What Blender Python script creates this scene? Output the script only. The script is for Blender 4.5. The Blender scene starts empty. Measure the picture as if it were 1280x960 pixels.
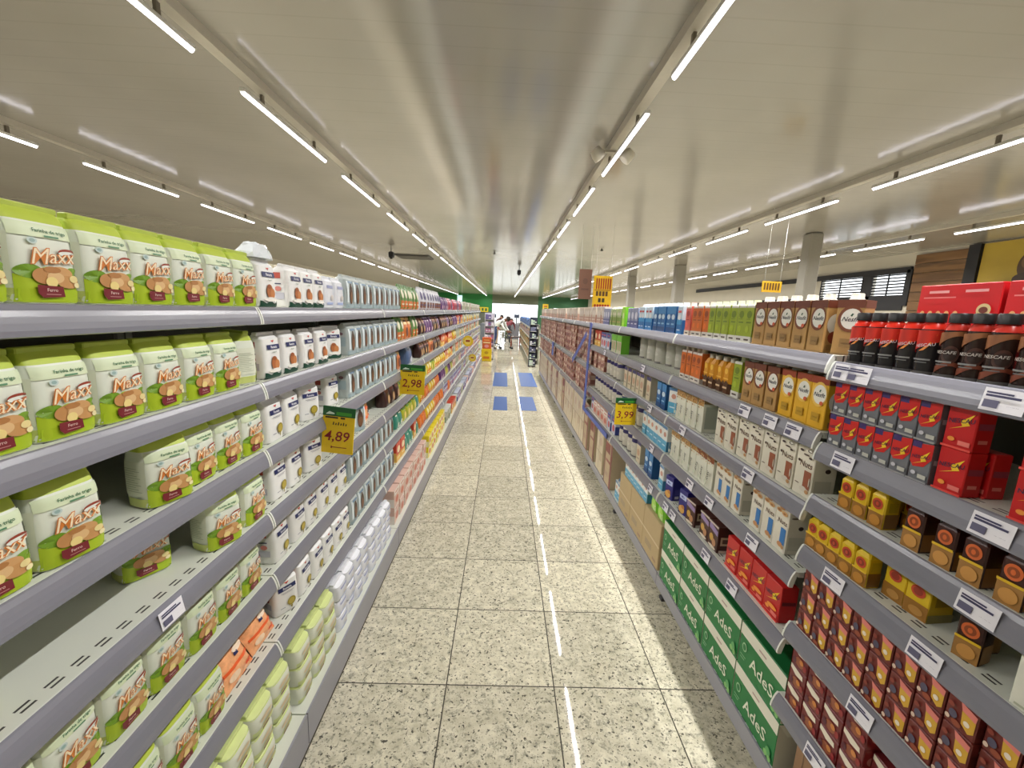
import bpy, math, random
from mathutils import Vector, Matrix
random.seed(7)
K = 0.88            # metres per survey unit: every length below is in survey units (one floor tile = 0.5)
S = bpy.context.scene
COL = S.collection
PI = math.pi

# ------------------------------------------------------------------ materials
def lin(c):
    c = c/255.0
    return c/12.92 if c <= .04045 else ((c+.055)/1.055)**2.4
def rgb(c): return (lin(c[0]), lin(c[1]), lin(c[2]), 1)
_m = {}
def mat(c, rough=.5, spec=.5, metal=0, vary=0, vscale=40, coat=0):
    """Principled material of one colour, with a little procedural unevenness."""
    key = (tuple(c), rough, spec, metal, vary, vscale, coat)
    if key in _m: return _m[key]
    m = bpy.data.materials.new('paint_%d_%d_%d' % tuple(c)); m.use_nodes = True
    nt = m.node_tree; b = nt.nodes['Principled BSDF']
    b.inputs['Base Color'].default_value = rgb(c)
    b.inputs['Roughness'].default_value = rough
    b.inputs['Specular IOR Level'].default_value = spec
    b.inputs['Metallic'].default_value = metal
    b.inputs['Coat Weight'].default_value = coat
    if vary:
        tc = nt.nodes.new('ShaderNodeTexCoord'); n = nt.nodes.new('ShaderNodeTexNoise')
        n.inputs['Scale'].default_value = vscale; n.inputs['Detail'].default_value = 3
        nt.links.new(tc.outputs['Object'], n.inputs['Vector'])
        r = nt.nodes.new('ShaderNodeMapRange')
        r.inputs[1].default_value = .3; r.inputs[2].default_value = .7
        r.inputs[3].default_value = 1-vary; r.inputs[4].default_value = 1+vary
        nt.links.new(n.outputs['Fac'], r.inputs[0])
        mx = nt.nodes.new('ShaderNodeVectorMath'); mx.operation = 'SCALE'
        mx.inputs[0].default_value = rgb(c)[:3]
        nt.links.new(r.outputs[0], mx.inputs['Scale'])
        nt.links.new(mx.outputs[0], b.inputs['Base Color'])
    _m[key] = m
    return m
def emit(name, c, strength):
    m = bpy.data.materials.new(name); m.use_nodes = True; nt = m.node_tree; nt.nodes.clear()
    e = nt.nodes.new('ShaderNodeEmission'); o = nt.nodes.new('ShaderNodeOutputMaterial')
    e.inputs[0].default_value = rgb(c); e.inputs[1].default_value = strength
    nt.links.new(e.outputs[0], o.inputs[0]); return m

class NT:
    """tiny node-graph helper"""
    def __init__(s, name):
        s.m = bpy.data.materials.new(name); s.m.use_nodes = True; s.nt = s.m.node_tree
        s.b = s.nt.nodes['Principled BSDF']
    def n(s, t, **kw):
        x = s.nt.nodes.new(t)
        for k, v in kw.items(): setattr(x, k, v)
        return x
    def l(s, a, b): s.nt.links.new(a, b)
    def math(s, op, a, b=None):
        x = s.n('ShaderNodeMath', operation=op)
        for i, v in enumerate((a, b)):
            if v is None: continue
            if isinstance(v, (int, float)): x.inputs[i].default_value = v
            else: s.l(v, x.inputs[i])
        return x.outputs[0]
    def mix(s, f, a, b):
        x = s.n('ShaderNodeMix', data_type='RGBA')
        for v, i in ((f, 0), (a, 6), (b, 7)):
            if isinstance(v, (int, float)): x.inputs[i].default_value = v
            elif isinstance(v, tuple): x.inputs[i].default_value = v
            else: s.l(v, x.inputs[i])
        return x.outputs[2]
    def ramp(s, v, lo, hi):
        x = s.n('ShaderNodeMapRange'); x.inputs[1].default_value = lo; x.inputs[2].default_value = hi
        s.l(v, x.inputs[0]); return x.outputs[0]

def granite():
    g = NT('granite_tiles'); tc = g.n('ShaderNodeTexCoord')
    sc = g.n('ShaderNodeVectorMath', operation='SCALE'); sc.inputs['Scale'].default_value = 1/(K*.5)
    g.l(tc.outputs['Object'], sc.inputs[0])
    xyz = g.n('ShaderNodeSeparateXYZ'); g.l(sc.outputs[0], xyz.inputs[0])
    fx = g.math('ABSOLUTE', g.math('SUBTRACT', g.math('FRACT', xyz.outputs[0]), .5))
    fy = g.math('ABSOLUTE', g.math('SUBTRACT', g.math('FRACT', xyz.outputs[1]), .5))
    grout = g.math('GREATER_THAN', g.math('MAXIMUM', fx, fy), .4945)
    cell = g.n('ShaderNodeVectorMath', operation='FLOOR'); g.l(sc.outputs[0], cell.inputs[0])
    wn = g.n('ShaderNodeTexWhiteNoise', noise_dimensions='3D'); g.l(cell.outputs[0], wn.inputs[0])
    off = g.n('ShaderNodeVectorMath', operation='MULTIPLY_ADD')
    g.l(wn.outputs['Color'], off.inputs[0]); off.inputs[1].default_value = (9, 9, 9); g.l(sc.outputs[0], off.inputs[2])
    def noise(scale, detail=4, rough=.6):
        x = g.n('ShaderNodeTexNoise'); x.inputs['Scale'].default_value = scale
        x.inputs['Detail'].default_value = detail; x.inputs['Roughness'].default_value = rough
        g.l(off.outputs[0], x.inputs['Vector']); return x.outputs['Fac']
    base = g.mix(g.ramp(noise(9, 6, .75), .36, .62), rgb((192, 186, 162)), rgb((228, 222, 198)))
    base = g.mix(g.math('MULTIPLY', g.ramp(noise(26, 4, .7), .52, .62), .7), base, rgb((132, 130, 116)))
    base = g.mix(g.math('MULTIPLY', g.ramp(noise(36, 3, .6), .59, .64), .9), base, rgb((58, 57, 52)))
    base = g.mix(g.math('MULTIPLY', g.ramp(noise(12, 4, .7), .58, .7), .5), base, rgb((150, 146, 130)))
    sl = g.math('ADD', g.math('MULTIPLY', wn.outputs['Value'], .22), .86)
    vs = g.n('ShaderNodeVectorMath', operation='SCALE'); g.l(base, vs.inputs[0]); g.l(sl, vs.inputs['Scale'])
    col = g.mix(grout, vs.outputs[0], rgb((62, 58, 48)))
    g.l(col, g.b.inputs['Base Color'])
    g.l(g.math('ADD', g.math('MULTIPLY', grout, .6), g.math('ADD', g.math('MULTIPLY', noise(3, 3), .03), .015)), g.b.inputs['Roughness'])
    g.b.inputs['Specular IOR Level'].default_value = .3
    return g.m

def ceiling_mat():
    g = NT('pvc_ceiling_boards'); tc = g.n('ShaderNodeTexCoord'); xyz = g.n('ShaderNodeSeparateXYZ')
    g.l(tc.outputs['Object'], xyz.inputs[0])
    f = g.math('FRACT', g.math('MULTIPLY', xyz.outputs[1], 1/(K*.2)))
    groove = g.math('GREATER_THAN', g.math('ABSOLUTE', g.math('SUBTRACT', f, .5)), .47)
    n = g.n('ShaderNodeTexNoise'); n.inputs['Scale'].default_value = .9; n.inputs['Detail'].default_value = 3
    g.l(tc.outputs['Object'], n.inputs['Vector'])
    col = g.mix(g.ramp(n.outputs['Fac'], .3, .7), rgb((146, 141, 133)), rgb((156, 151, 143)))
    g.l(g.mix(g.math('MULTIPLY', groove, .12), col, rgb((110, 106, 100))), g.b.inputs['Base Color'])
    g.b.inputs['Roughness'].default_value = .15; g.b.inputs['Specular IOR Level'].default_value = .5
    w = g.math('ADD', g.math('MULTIPLY', g.math('SINE', g.math('MULTIPLY', xyz.outputs[1], 2*PI/(K*.2))), .6),
               g.math('MULTIPLY', n.outputs['Fac'], 4))
    bp = g.n('ShaderNodeBump'); bp.inputs['Strength'].default_value = .03; bp.inputs['Distance'].default_value = .01
    g.l(w, bp.inputs['Height']); g.l(bp.outputs[0], g.b.inputs['Normal'])
    return g.m

def deck_mat():
    """white sheet steel with two rows of short punched slots near the front edge"""
    g = NT('white_slotted_steel'); tc = g.n('ShaderNodeTexCoord'); xyz = g.n('ShaderNodeSeparateXYZ')
    g.l(tc.outputs['Object'], xyz.inputs[0])
    y = g.math('FRACT', g.math('MULTIPLY', xyz.outputs[1], 1/(K*.05)))
    yy = g.math('LESS_THAN', g.math('ABSOLUTE', g.math('SUBTRACT', y, .5)), .26)
    def line(c): return g.math('LESS_THAN', g.math('ABSOLUTE', g.math('ADD', xyz.outputs[0], c*K)), .0022)
    slot = g.math('MULTIPLY', yy, g.math('MAXIMUM', line(.030), line(.042)))
    g.l(g.mix(slot, rgb((214, 217, 205)), rgb((52, 52, 48))), g.b.inputs['Base Color'])
    g.b.inputs['Roughness'].default_value = .38
    return g.m

def wood_mat(name, c1, c2, scale=6, axis=1, stretch=10):
    g = NT(name); tc = g.n('ShaderNodeTexCoord'); mp = g.n('ShaderNodeMapping')
    s = [stretch, stretch, stretch]; s[axis] = 1; mp.inputs['Scale'].default_value = s
    g.l(tc.outputs['Object'], mp.inputs[0]); n = g.n('ShaderNodeTexNoise'); n.inputs['Scale'].default_value = scale/5
    n.inputs['Detail'].default_value = 5; g.l(mp.outputs[0], n.inputs['Vector'])
    g.l(g.mix(g.ramp(n.outputs['Fac'], .35, .65), rgb(c1), rgb(c2)), g.b.inputs['Base Color'])
    g.b.inputs['Roughness'].default_value = .45
    return g.m

M_RAIL = mat((128, 128, 137), .22, .5, vary=.03, vscale=6)
M_CAP = mat((226, 228, 220), .35)
M_DECK = deck_mat()
M_STEEL = mat((188, 190, 180), .4, vary=.04, vscale=3)
M_BACK = mat((112, 112, 100), .5, vary=.05, vscale=3)
M_FOOT = mat((70, 70, 72), .5)
M_KICK = mat((150, 150, 158), .35, vary=.03, vscale=4)
M_TAG = mat((236, 234, 240), .4)
M_INK = mat((60, 58, 92), .5)
M_BOARD = mat((176, 150, 112), .7, vary=.08, vscale=14)
M_BOARD2 = mat((196, 178, 142), .7, vary=.06, vscale=14)

# ------------------------------------------------------------------ mesh building
_tx = {}
def text_geo(s, shear=0):
    k = (s, shear)
    if k in _tx: return _tx[k]
    c = bpy.data.curves.new('lettering', 'FONT'); c.body = s; c.resolution_u = 2; c.shear = shear[0] if isinstance(shear, tuple) else shear; c.offset = shear[1] if isinstance(shear, tuple) else .010
    o = bpy.data.objects.new('lettering', c); COL.objects.link(o)
    dg = bpy.context.evaluated_depsgraph_get(); me = bpy.data.meshes.new_from_object(o.evaluated_get(dg))
    v = [(p.co.x, p.co.y) for p in me.vertices]; f = [tuple(p.vertices) for p in me.polygons]
    bpy.data.objects.remove(o); bpy.data.curves.remove(c); bpy.data.meshes.remove(me)
    x0, x1 = min(p[0] for p in v), max(p[0] for p in v); y0, y1 = min(p[1] for p in v), max(p[1] for p in v)
    _tx[k] = ([(p[0]-(x0+x1)/2, p[1]-(y0+y1)/2) for p in v], f, x1-x0, y1-y0)
    return _tx[k]

class MB:
    """collects faces (survey units) and builds ONE mesh"""
    def __init__(s): s.v, s.f, s.mi, s.ms, s.sm = [], [], [], [], []
    def slot(s, m):
        if m not in s.ms: s.ms.append(m)
        return s.ms.index(m)
    def face(s, pts, m, smooth=False):
        i = len(s.v); s.v += [tuple(p) for p in pts]; s.f.append(tuple(range(i, i+len(pts)))); s.mi.append(s.slot(m)); s.sm.append(smooth)
    def faces(s, pts, fs, m, smooth=False):
        i = len(s.v); s.v += [tuple(p) for p in pts]
        for f in fs: s.f.append(tuple(i+k for k in f)); s.mi.append(s.slot(m)); s.sm.append(smooth)
    def box(s, x0, x1, y0, y1, z0, z1, m):
        p = [(x, y, z) for z in (z0, z1) for y in (y0, y1) for x in (x0, x1)]
        s.faces(p, [(0, 2, 3, 1), (4, 5, 7, 6), (0, 1, 5, 4), (2, 6, 7, 3), (0, 4, 6, 2), (1, 3, 7, 5)], m)
    def loft(s, rings, m, smooth=True, cap=True):
        n = len(rings[0]); p = [q for r in rings for q in r]; fs = []
        for k in range(len(rings)-1):
            for i in range(n): fs.append((k*n+i, k*n+(i+1) % n, (k+1)*n+(i+1) % n, (k+1)*n+i))
        s.faces(p, fs, m, smooth)
        if cap: s.face(rings[0][::-1], m); s.face(rings[-1], m)
    def rbox(s, x0, x1, y0, y1, z0, z1, m, r=.004):
        """box with chamfered edges all round"""
        def ring(z, i):
            a, b, c, d = x0+i, x1-i, y0+i, y1-i
            return [(a+r, c, z), (b-r, c, z), (b, c+r, z), (b, d-r, z), (b-r, d, z), (a+r, d, z), (a, d-r, z), (a, c+r, z)]
        s.loft([ring(z0, r), ring(z0+r, 0), ring(z1-r, 0), ring(z1, r)], m, False)
    def lathe(s, prof, m, cx=0, cy=0, n=16, cap=True, smooth=True):
        s.loft([[(cx+r*math.cos(2*PI*i/n), cy+r*math.sin(2*PI*i/n), z) for i in range(n)] for r, z in prof], m, smooth, cap)
    def tube(s, pts, r, m, n=8):
        rings = []
        for k, p in enumerate(pts):
            a = Vector(pts[max(k-1, 0)]); b = Vector(pts[min(k+1, len(pts)-1)]); d = (b-a).normalized()
            u = d.cross(Vector((0, 0, 1)) if abs(d.z) < .9 else Vector((1, 0, 0))).normalized(); w = d.cross(u)
            rr = r[k] if isinstance(r, (list, tuple)) else r
            rings.append([tuple(Vector(p)+u*rr*math.cos(2*PI*i/n)+w*rr*math.sin(2*PI*i/n)) for i in range(n)])
        s.loft(rings, m, True)
    def build(s, name):
        me = bpy.data.meshes.new(name)
        me.from_pydata([(a*K, b*K, c*K) for a, b, c in s.v], [], s.f)
        for m in s.ms: me.materials.append(m)
        me.polygons.foreach_set('material_index', s.mi); me.polygons.foreach_set('use_smooth', s.sm)
        me.update(); return me
    # ---- prints: specs in fractions of a panel w x h, mapped by fn(u, v, eps) -> point
    def prints(s, specs, w, h, fn, e0=.0010):
        for k, q in enumerate(specs):
            e = e0*(1+.5*k) if e0 < .0015 else e0*(1+.09*k)
            t, m = q[0], q[-1]
            if not isinstance(m, bpy.types.Material): m = mat(m, .42)
            if t == 'r':
                u0, v0, u1, v1 = q[1:5]; nx = max(1, int(abs(u1-u0)*8)) if e0 > .0015 else 1; nz = max(1, int(abs(v1-v0)*10)) if e0 > .0015 else 1
                g = [fn((u0+(u1-u0)*i/nx)*w, (v0+(v1-v0)*j/nz)*h, e) for j in range(nz+1) for i in range(nx+1)]
                s.faces(g, [(j*(nx+1)+i, j*(nx+1)+i+1, (j+1)*(nx+1)+i+1, (j+1)*(nx+1)+i) for j in range(nz) for i in range(nx)], m, e0 > .0015)
            elif t == 'e':
                cu, cv, ru, rv = q[1:5]; n = 20
                c = [fn(cu*w, cv*h, e)]+[fn((cu+ru*math.cos(2*PI*i/n))*w, (cv+rv*math.sin(2*PI*i/n))*h, e) for i in range(n)]
                s.faces(c, [(0, 1+i, 1+(i+1) % n) for i in range(n)], m)
            elif t == 'p':
                s.face([fn(a*w, b*h, e) for a, b in q[1]], m)
            elif t == 'b':      # band between two curves: v = lo(u), hi(u)
                u0, u1, lo, hi = q[1:5]; nx, nz = 14, 4; g = []
                for j in range(nz+1):
                    for i in range(nx+1):
                        u = u0+(u1-u0)*i/nx; a, b = lo(u), hi(u); g.append(fn(u*w, (a+(b-a)*j/nz)*h, e))
                s.faces(g, [(j*(nx+1)+i, j*(nx+1)+i+1, (j+1)*(nx+1)+i+1, (j+1)*(nx+1)+i) for j in range(nz) for i in range(nx)], m, True)
            elif t == 't':      # text, centre u, v, height fraction, max width fraction, rotation degrees, shear
                _, txt, cu, cv, hf, wf, rot, sh = q[:8]; vv, ff, tw, th = text_geo(txt, sh)
                if rot in (90, -90): k2 = min(hf*h/max(tw, 1e-6), wf*w/max(th, 1e-6))
                else: k2 = min(hf*h/max(th, 1e-6), wf*w/max(tw, 1e-6))
                ca, sa = math.cos(math.radians(rot)), math.sin(math.radians(rot))
                s.faces([fn(cu*w+k2*(a*ca-b*sa), cv*h+k2*(a*sa+b*ca), e) for a, b in vv], ff, m)

def flat_front(u, v, e): return (e, u, v)
def side_fn(w, d, sg):      # side panel at y = sg*w/2
    def fn(u, v, e): return (-d/2-sg*u, sg*(w/2+e), v)
    return fn

# ------------------------------------------------------------------ things
def put(o, x=0, y=0, z=0, yaw=0): o.location = (x*K, y*K, z*K); o.rotation_euler = (0, 0, yaw); return o
def tag(o, label, cat, group=None, kind=None):
    if label: o['label'] = label
    if cat: o['category'] = cat
    if group: o['group'] = group
    if kind: o['kind'] = kind
    return o
def link(name, me, parent=None, label=None):
    o = bpy.data.objects.new(name, me); COL.objects.link(o)
    if parent: o.parent = parent
    if label: o['label'] = label
    return o
def empty(name): 
    o = bpy.data.objects.new(name, None); COL.objects.link(o); o.empty_display_size = .05; return o
def structure(name, me):
    o = link(name, me); o['kind'] = 'structure'; return o
ORD = 'zeroth first second third fourth fifth sixth seventh eighth ninth tenth eleventh twelfth thirteenth fourteenth fifteenth sixteenth seventeenth eighteenth nineteenth twentieth twenty-first twenty-second twenty-third twenty-fourth twenty-fifth twenty-sixth twenty-seventh twenty-eighth twenty-ninth thirtieth'.split()

KIND = {}
def kind(key, name, desc, cat, group, w, h, parts):
    """parts: [(name, mesh, index of parent or None)], the first one is the thing itself"""
    KIND[key] = dict(name=name, desc=desc, cat=cat, group=group, w=w, h=h, parts=parts, first=None)
def spawn(key, x, y, z, yaw, label, group):
    k = KIND[key]
    if k['first'] is None:
        made = []
        for nm, me, pi in k['parts']: made.append(link(nm, me, made[pi] if pi is not None else None))
        k['first'] = made
    else:
        made = []
        for src, (nm, me, pi) in zip(k['first'], k['parts']):
            c = src.copy(); COL.objects.link(c)
            if pi is not None: c.parent = made[pi]
            made.append(c)
    r = made[0]; put(r, x, y, z, yaw); tag(r, label, k['cat'], group)
    return r

LIME = (172, 196, 40); LIMED = (128, 160, 40)
# ---- soft paper pack (flour): superellipse loft with a folded crown
def soft_pack(name, w, d, h, body, crown, specs, side_specs=(), fold=True, n_exp=4.5, crown_z=.86, seed=0, rough=.42):
    rnd = random.Random(seed)
    base = [(0, .93, .88), (.015, .97, .95), (.05, 1, .99), (.15, 1, 1.01), (.3, 1, 1.03), (.45, 1, 1.03), (.6, 1, 1.01), (.72, .995, .97), (.8, .99, .91), (crown_z, .975, .80),
            (crown_z+(1-crown_z)*.5, .955, .56), (.985, .94, .34), (1, .92, .26)]
    lev = [(z*h, a*w/2, b*d/2) for z, a, b in base]
    def ab(z):
        for (z0, a0, b0), (z1, a1, b1) in zip(lev, lev[1:]):
            if z <= z1: t = (z-z0)/max(z1-z0, 1e-9); return a0+(a1-a0)*t, b0+(b1-b0)*t
        return lev[-1][1:]
    N = 40
    def ring(z, a, b, k=0):
        out = []
        for i in range(N):
            t = 2*PI*i/N; c, q = math.cos(t), math.sin(t)
            x = math.copysign(abs(c)**(2/n_exp), c)*b; y = math.copysign(abs(q)**(2/n_exp), q)*a
            out.append((-d/2+x+.05*d*(z/h if z > .86*h else 0), y, z))
        return out
    mb = MB(); rings = [ring(*l) for l in lev]; cut = next(i for i, b_ in enumerate(base) if b_[0] >= crown_z)
    mb.loft(rings[:cut+1], mat(body, rough, vary=.03, vscale=18), True, True)
    def front(u, v, e):
        a, b = ab(max(0, min(v, h))); q = min(abs(u)/a, .999)
        return (-d/2+b*(1-q**n_exp)**(1/n_exp)+e*1.6, u, v)
    mb.prints(specs, w, h, front, .0016)
    def side(sg):
        def fn(u, v, e):
            a, b = ab(v); q = min(abs(u)/b, .999)
            return (-d/2-sg*u, sg*(a*(1-q**n_exp)**(1/n_exp)+e), v)
        return fn
    for sg in (-1, 1): mb.prints(side_specs, d, h, side(sg), .0016)
    cr = MB(); cr.loft(rings[cut:], mat(crown, .45, vary=.05, vscale=22), True, True)
    parts = [(name, mb.build(name), None), ('folded_top', cr.build('folded_top'), 0)]
    if fold:
        fl = MB(); zt = h*1.0; bb = .30*d/2
        fl.rbox(-d/2-bb*.2, -d/2+bb+.004, -w*.47, w*.47, zt-.004, zt+.008, mat(tuple(int(c*.93) for c in crown), .45, vary=.05), .002)
        parts.append(('seal_strip', fl.build('seal_strip'), 1))
    return parts

W_ = (232, 236, 226)
def flour_specs(pale=0):
    def c(*q): return tuple(int(a+(225-a)*pale) for a in q)
    sp = [('b', -.46, .46, lambda u: .70, lambda u: .84, c(214, 226, 190)),
          ('b', -.47, .47, lambda u: .02, lambda u: .34+.06*math.cos(u*9+.4)+.03*abs(u), c(*LIME)),
          ('e', -.30, .34, .17, .075, c(118, 158, 42)), ('e', .34, .34, .14, .07, c(122, 160, 44)),
          ('r', -.45, .03, .45, .16, c(168, 194, 34)),
          ('t', 'Farinha de trigo', .07, .765, .05, .60, 0, 0, c(38, 104, 66)), ('r', -.03, .71, .19, .728, c(90, 140, 104)),
          ('e', -.22, .66, .07, .035, c(196, 212, 206)),
          ('e', -.22, .66, .04, .02, c(150, 178, 172)),
          ('e', .30, .565, .17, .045, c(150, 62, 42)), ('e', .30, .553, .17, .03, W_),
          ('t', 'M', -.15, .505, .175, .46, 4, (.35, .035), c(206, 122, 50)), ('t', 'axx', .185, .495, .105, .48, 4, (.3, .035), c(206, 122, 50)), ('t', 'M', -.15, .505, .158, .44, 4, (.35, -.004), c(246, 226, 190)), ('t', 'axx', .185, .495, .092, .455, 4, (.3, -.004), c(246, 226, 190)),
          ('e', -.14, .30, .17, .085, c(190, 138, 84)), ('e', .10, .335, .20, .075, c(206, 158, 104)), ('e', .22, .25, .19, .07, c(198, 148, 92)),
          ('e', .02, .29, .13, .06, c(222, 184, 132)), ('e', -.02, .37, .13, .035, c(176, 122, 70)), ('e', .31, .285, .08, .04, c(232, 214, 150)), ('e', -.05, .24, .09, .055, c(236, 214, 140)),
          ('e', .36, .22, .06, .03, c(240, 228, 178)),
          ('p', [(-.27, .205), (.11, .195), (.13, .085), (-.20, .07), (-.27, .12)], c(120, 34, 42)), ('t', 'Ferro', -.06, .155, .035, .24, 0, 0, c(232, 200, 190)),
          ('r', -.16, .105, .06, .112, c(200, 150, 146)), ('t', '1kg', .38, .075, .03, .1, 0, 0, c(60, 100, 40))]
    return sp
flour_side = [('r', -.42, .03, .42, .16, (196, 206, 120)), ('r', -.4, .2, .4, .72, (222, 226, 206))] + [('r', -.3, .26+.035*i, .28-.1*(i % 3), .268+.035*i, (168, 176, 150)) for i in range(11)]
kind('flour', 'flour_pack', 'green and white flour pack', 'flour pack', 'green flour packs', .116, .168,
     soft_pack('flour_pack', .113, .085, .166, (226, 232, 216), (186, 204, 74), flour_specs(), flour_side))
kind('flourwrap', 'flour_pack', 'film wrapped flour pack', 'flour pack', 'film wrapped flour packs', .118, .081,
     soft_pack('flour_pack', .118, .09, .081, (220, 224, 206), (216, 228, 150), [('b', -.47, .47, lambda u: .02, lambda u: .26, (204, 214, 150)), ('b', -.46, .46, lambda u: .84, lambda u: .9, (198, 220, 84)),
               ('e', 0, .55, .28, .09, (206, 188, 152)), ('e', .05, .3, .25, .07, (190, 176, 120)), ('p', [(-.2, .2), (.1, .2), (.12, .1), (-.2, .08)], (136, 96, 84))], (), True, 4.0, .9, 3, .25))

def white_specs(v):
    s = [('e', .02, .86, .08, .03, (196, 70, 60)), ('e', .08, .885, .03, .02, (196, 70, 60)), ('p', [(-.02, .84), (.05, .85), (.02, .81)], (120, 50, 50)),
         ('r', -.34, .665, .36, .775, (34, 42, 92)), ('t', 'Renata', .01, .72, .062, .60, 0, .1, (240, 240, 244))]
    if v == 0:
        s += [('t', 'integral', .02, .60, .05, .4, 0, .3, (120, 140, 120)), ('e', -.02, .36, .17, .15, (178, 106, 60)), ('e', .13, .31, .13, .11, (198, 128, 74)), ('e', -.05, .46, .10, .05, (150, 84, 48)),
              ('b', -.46, .46, lambda u: .01, lambda u: .12+.03*math.cos(u*14), (26, 70, 52)), ('e', .02, .18, .34, .05, (244, 240, 230))]
    else:
        s += [('r', -.24, .60, .26, .612, (150, 150, 160)), ('r', -.18, .575, .2, .585, (170, 170, 180)), ('e', .14, .30, .17, .12, (150, 134, 42)), ('e', .14, .30, .12, .085, (186, 166, 70)), ('e', .14, .15, .03, .05, (150, 134, 42)),
              ('r', -.3, .2, -.12, .215, (120, 130, 150))]
    return s
white_side = [('r', -.22, .70, .12, .84, (196, 92, 78)), ('r', -.24, .56, .14, .585, (50, 54, 92)), ('r', -.26, .2, .26, .36, (196, 196, 206)), ('e', 0, .45, .15, .06, (206, 130, 120))]
for i, nm in ((0, 'white'), (1, 'wheat')):
    kind(nm, 'flour_pack', 'white flour pack with navy band', 'flour pack', 'white flour packs', .112, .155,
         soft_pack('flour_pack', .108, .085, .155, (238, 238, 234), (240, 240, 238), white_specs(i), white_side, True, 5, .9, 5+i))
kind('film', 'flour_pack', 'film wrapped white flour pack', 'flour pack', 'film wrapped white packs', .112, .081,
     soft_pack('flour_pack', .112, .09, .081, (228, 230, 236), (240, 242, 248), [('r', -.3, .66, .3, .76, (150, 156, 190)), ('e', .1, .35, .16, .1, (206, 200, 196)), ('r', -.34, .12, .2, .2, (170, 184, 220))], (), True, 3.6, .88, 9, .18))
kind('filmtop', 'flour_pack', 'film wrapped white flour pack', 'flour pack', 'film wrapped white packs', .112, .140,
     soft_pack('flour_pack', .112, .09, .140, (228, 230, 236), (240, 242, 248), [('r', -.3, .66, .3, .76, (150, 156, 190)), ('e', .1, .35, .16, .1, (206, 200, 196)), ('r', -.34, .12, .2, .2, (170, 184, 220))], (), True, 3.6, .88, 9, .18))
bl = [('b', -.46, .46, lambda u: .02, lambda u: .15, (158, 176, 180)), ('e', .02, .44, .20, .30, (92, 62, 44)), ('e', .04, .36, .17, .17, (122, 84, 56)), ('r', -.05, .6, .09, .78, (70, 52, 46)), ('r', -.42, .2, -.28, .86, (222, 232, 234)), ('r', .3, .2, .42, .86, (222, 232, 234)), ('r', -.3, .8, .3, .86, (120, 146, 170))]
kind('pale', 'flour_pack', 'pale blue flour pack', 'flour pack', 'pale blue flour packs', .112, .165,
     soft_pack('flour_pack', .110, .085, .165, (180, 190, 188), (194, 202, 200), bl, [('r', -.3, .3, .3, .6, (160, 180, 186)), ('e', 0, .7, .15, .05, (120, 90, 100))], True, 4.5, .9, 11, .3))

# ---- cartons, boxes
def carton(name, w, d, h, body, specs, side_specs=(), cap=None, top=None, r=.002, body_rough=.4, cap_r=.24):
    mb = MB(); mb.rbox(-d, 0, -w/2, w/2, 0, h, mat(body, body_rough, vary=.02, vscale=20), r)
    mb.prints(specs, w, h, flat_front)
    for sg in (-1, 1): mb.prints(side_specs, d, h, side_fn(w, d, sg))
    if top: mb.face([(-.003, -w/2+.003, h+.0008), (-.003, w/2-.003, h+.0008), (-d+.003, w/2-.003, h+.0008), (-d+.003, -w/2+.003, h+.0008)][::1], mat(top, .4))
    parts = [(name, mb.build(name), None)]
    if cap:
        c = MB(); rr = w*cap_r; c.lathe([(rr*1.15, h), (rr*1.15, h+.004), (rr, h+.005), (rr, h+.017), (rr*.85, h+.020)], mat(cap, .35), -d*.45, 0, 14)
        parts.append(('cap', c.build('cap'), 0))
    return parts
def pouch(name, w, d, h, body, specs, rough=.3, seal=None):
    """pillow bag with crimped top"""
    lev = [(0, .96, .8), (.06, 1, 1), (.3, .99, 1.05), (.6, .98, .9), (.8, .97, .55), (.92, .98, .16), (1, 1.0, .08)]
    def ring(z, a, b):
        return [(-d/2+math.copysign(abs(math.cos(t))**.55, math.cos(t))*b*d/2, math.copysign(abs(math.sin(t))**.45, math.sin(t))*a*w/2, z*h) for t in [2*PI*i/28 for i in range(28)]]
    mb = MB(); mb.loft([ring(*l) for l in lev[:-1]], mat(body, rough, vary=.05, vscale=25), True, True)
    def fn(u, v, e):
        z = max(0, min(v/h, 1))
        for (z0, a0, b0), (z1, a1, b1) in zip(lev, lev[1:]):
            if z <= z1: t = (z-z0)/(z1-z0); a, b = a0+(a1-a0)*t, b0+(b1-b0)*t; break
        q = min(abs(u)/(a*w/2), .999); return (-d/2+b*d/2*(1-q**4.4)**(.55/2)+e*1.6, u, v)
    mb.prints(specs, w, h, fn, .0018)
    t = MB(); t.loft([ring(*l) for l in lev[-2:]], mat(seal or tuple(int(c*.9) for c in body), rough), True, True)
    return [(name, mb.build(name), None), ('crimped_seal', t.build('crimped_seal'), 0)]

BEIGE = (182, 142, 86); BROWN = (112, 58, 40)
def nesfit(c_body, c_top, ring):
    return [('r', -.5, .86, .5, 1, c_top), ('e', .05, .66, .46, .24, ring), ('e', .08, .66, .38, .185, (232, 230, 220)), ('t', 'Nesfit', .08, .655, .12, .66, 0, .3, (40, 44, 62)), ('p', [(.04, .72), (.10, .76), (.16, .75), (.10, .70)], (40, 80, 60)),
            ('e', .26, .50, .10, .04, (206, 96, 60)), ('r', -.2, .14, .26, .30, tuple(int(c*.84) for c in c_body)), ('t', 'cereal', .03, .22, .04, .36, 0, 0, tuple(int(c*.6) for c in c_body)), ('r', -.5, 0, .5, .03, tuple(int(c*.8) for c in c_body))]
nes_side = [('r', -.5, .86, .5, 1, BROWN), ('e', 0, .55, .40, .2, (232, 226, 214)), ('e', 0, .3, .3, .12, (140, 66, 44)), ('r', -.3, .05, .3, .16, (150, 116, 70))]
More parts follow.
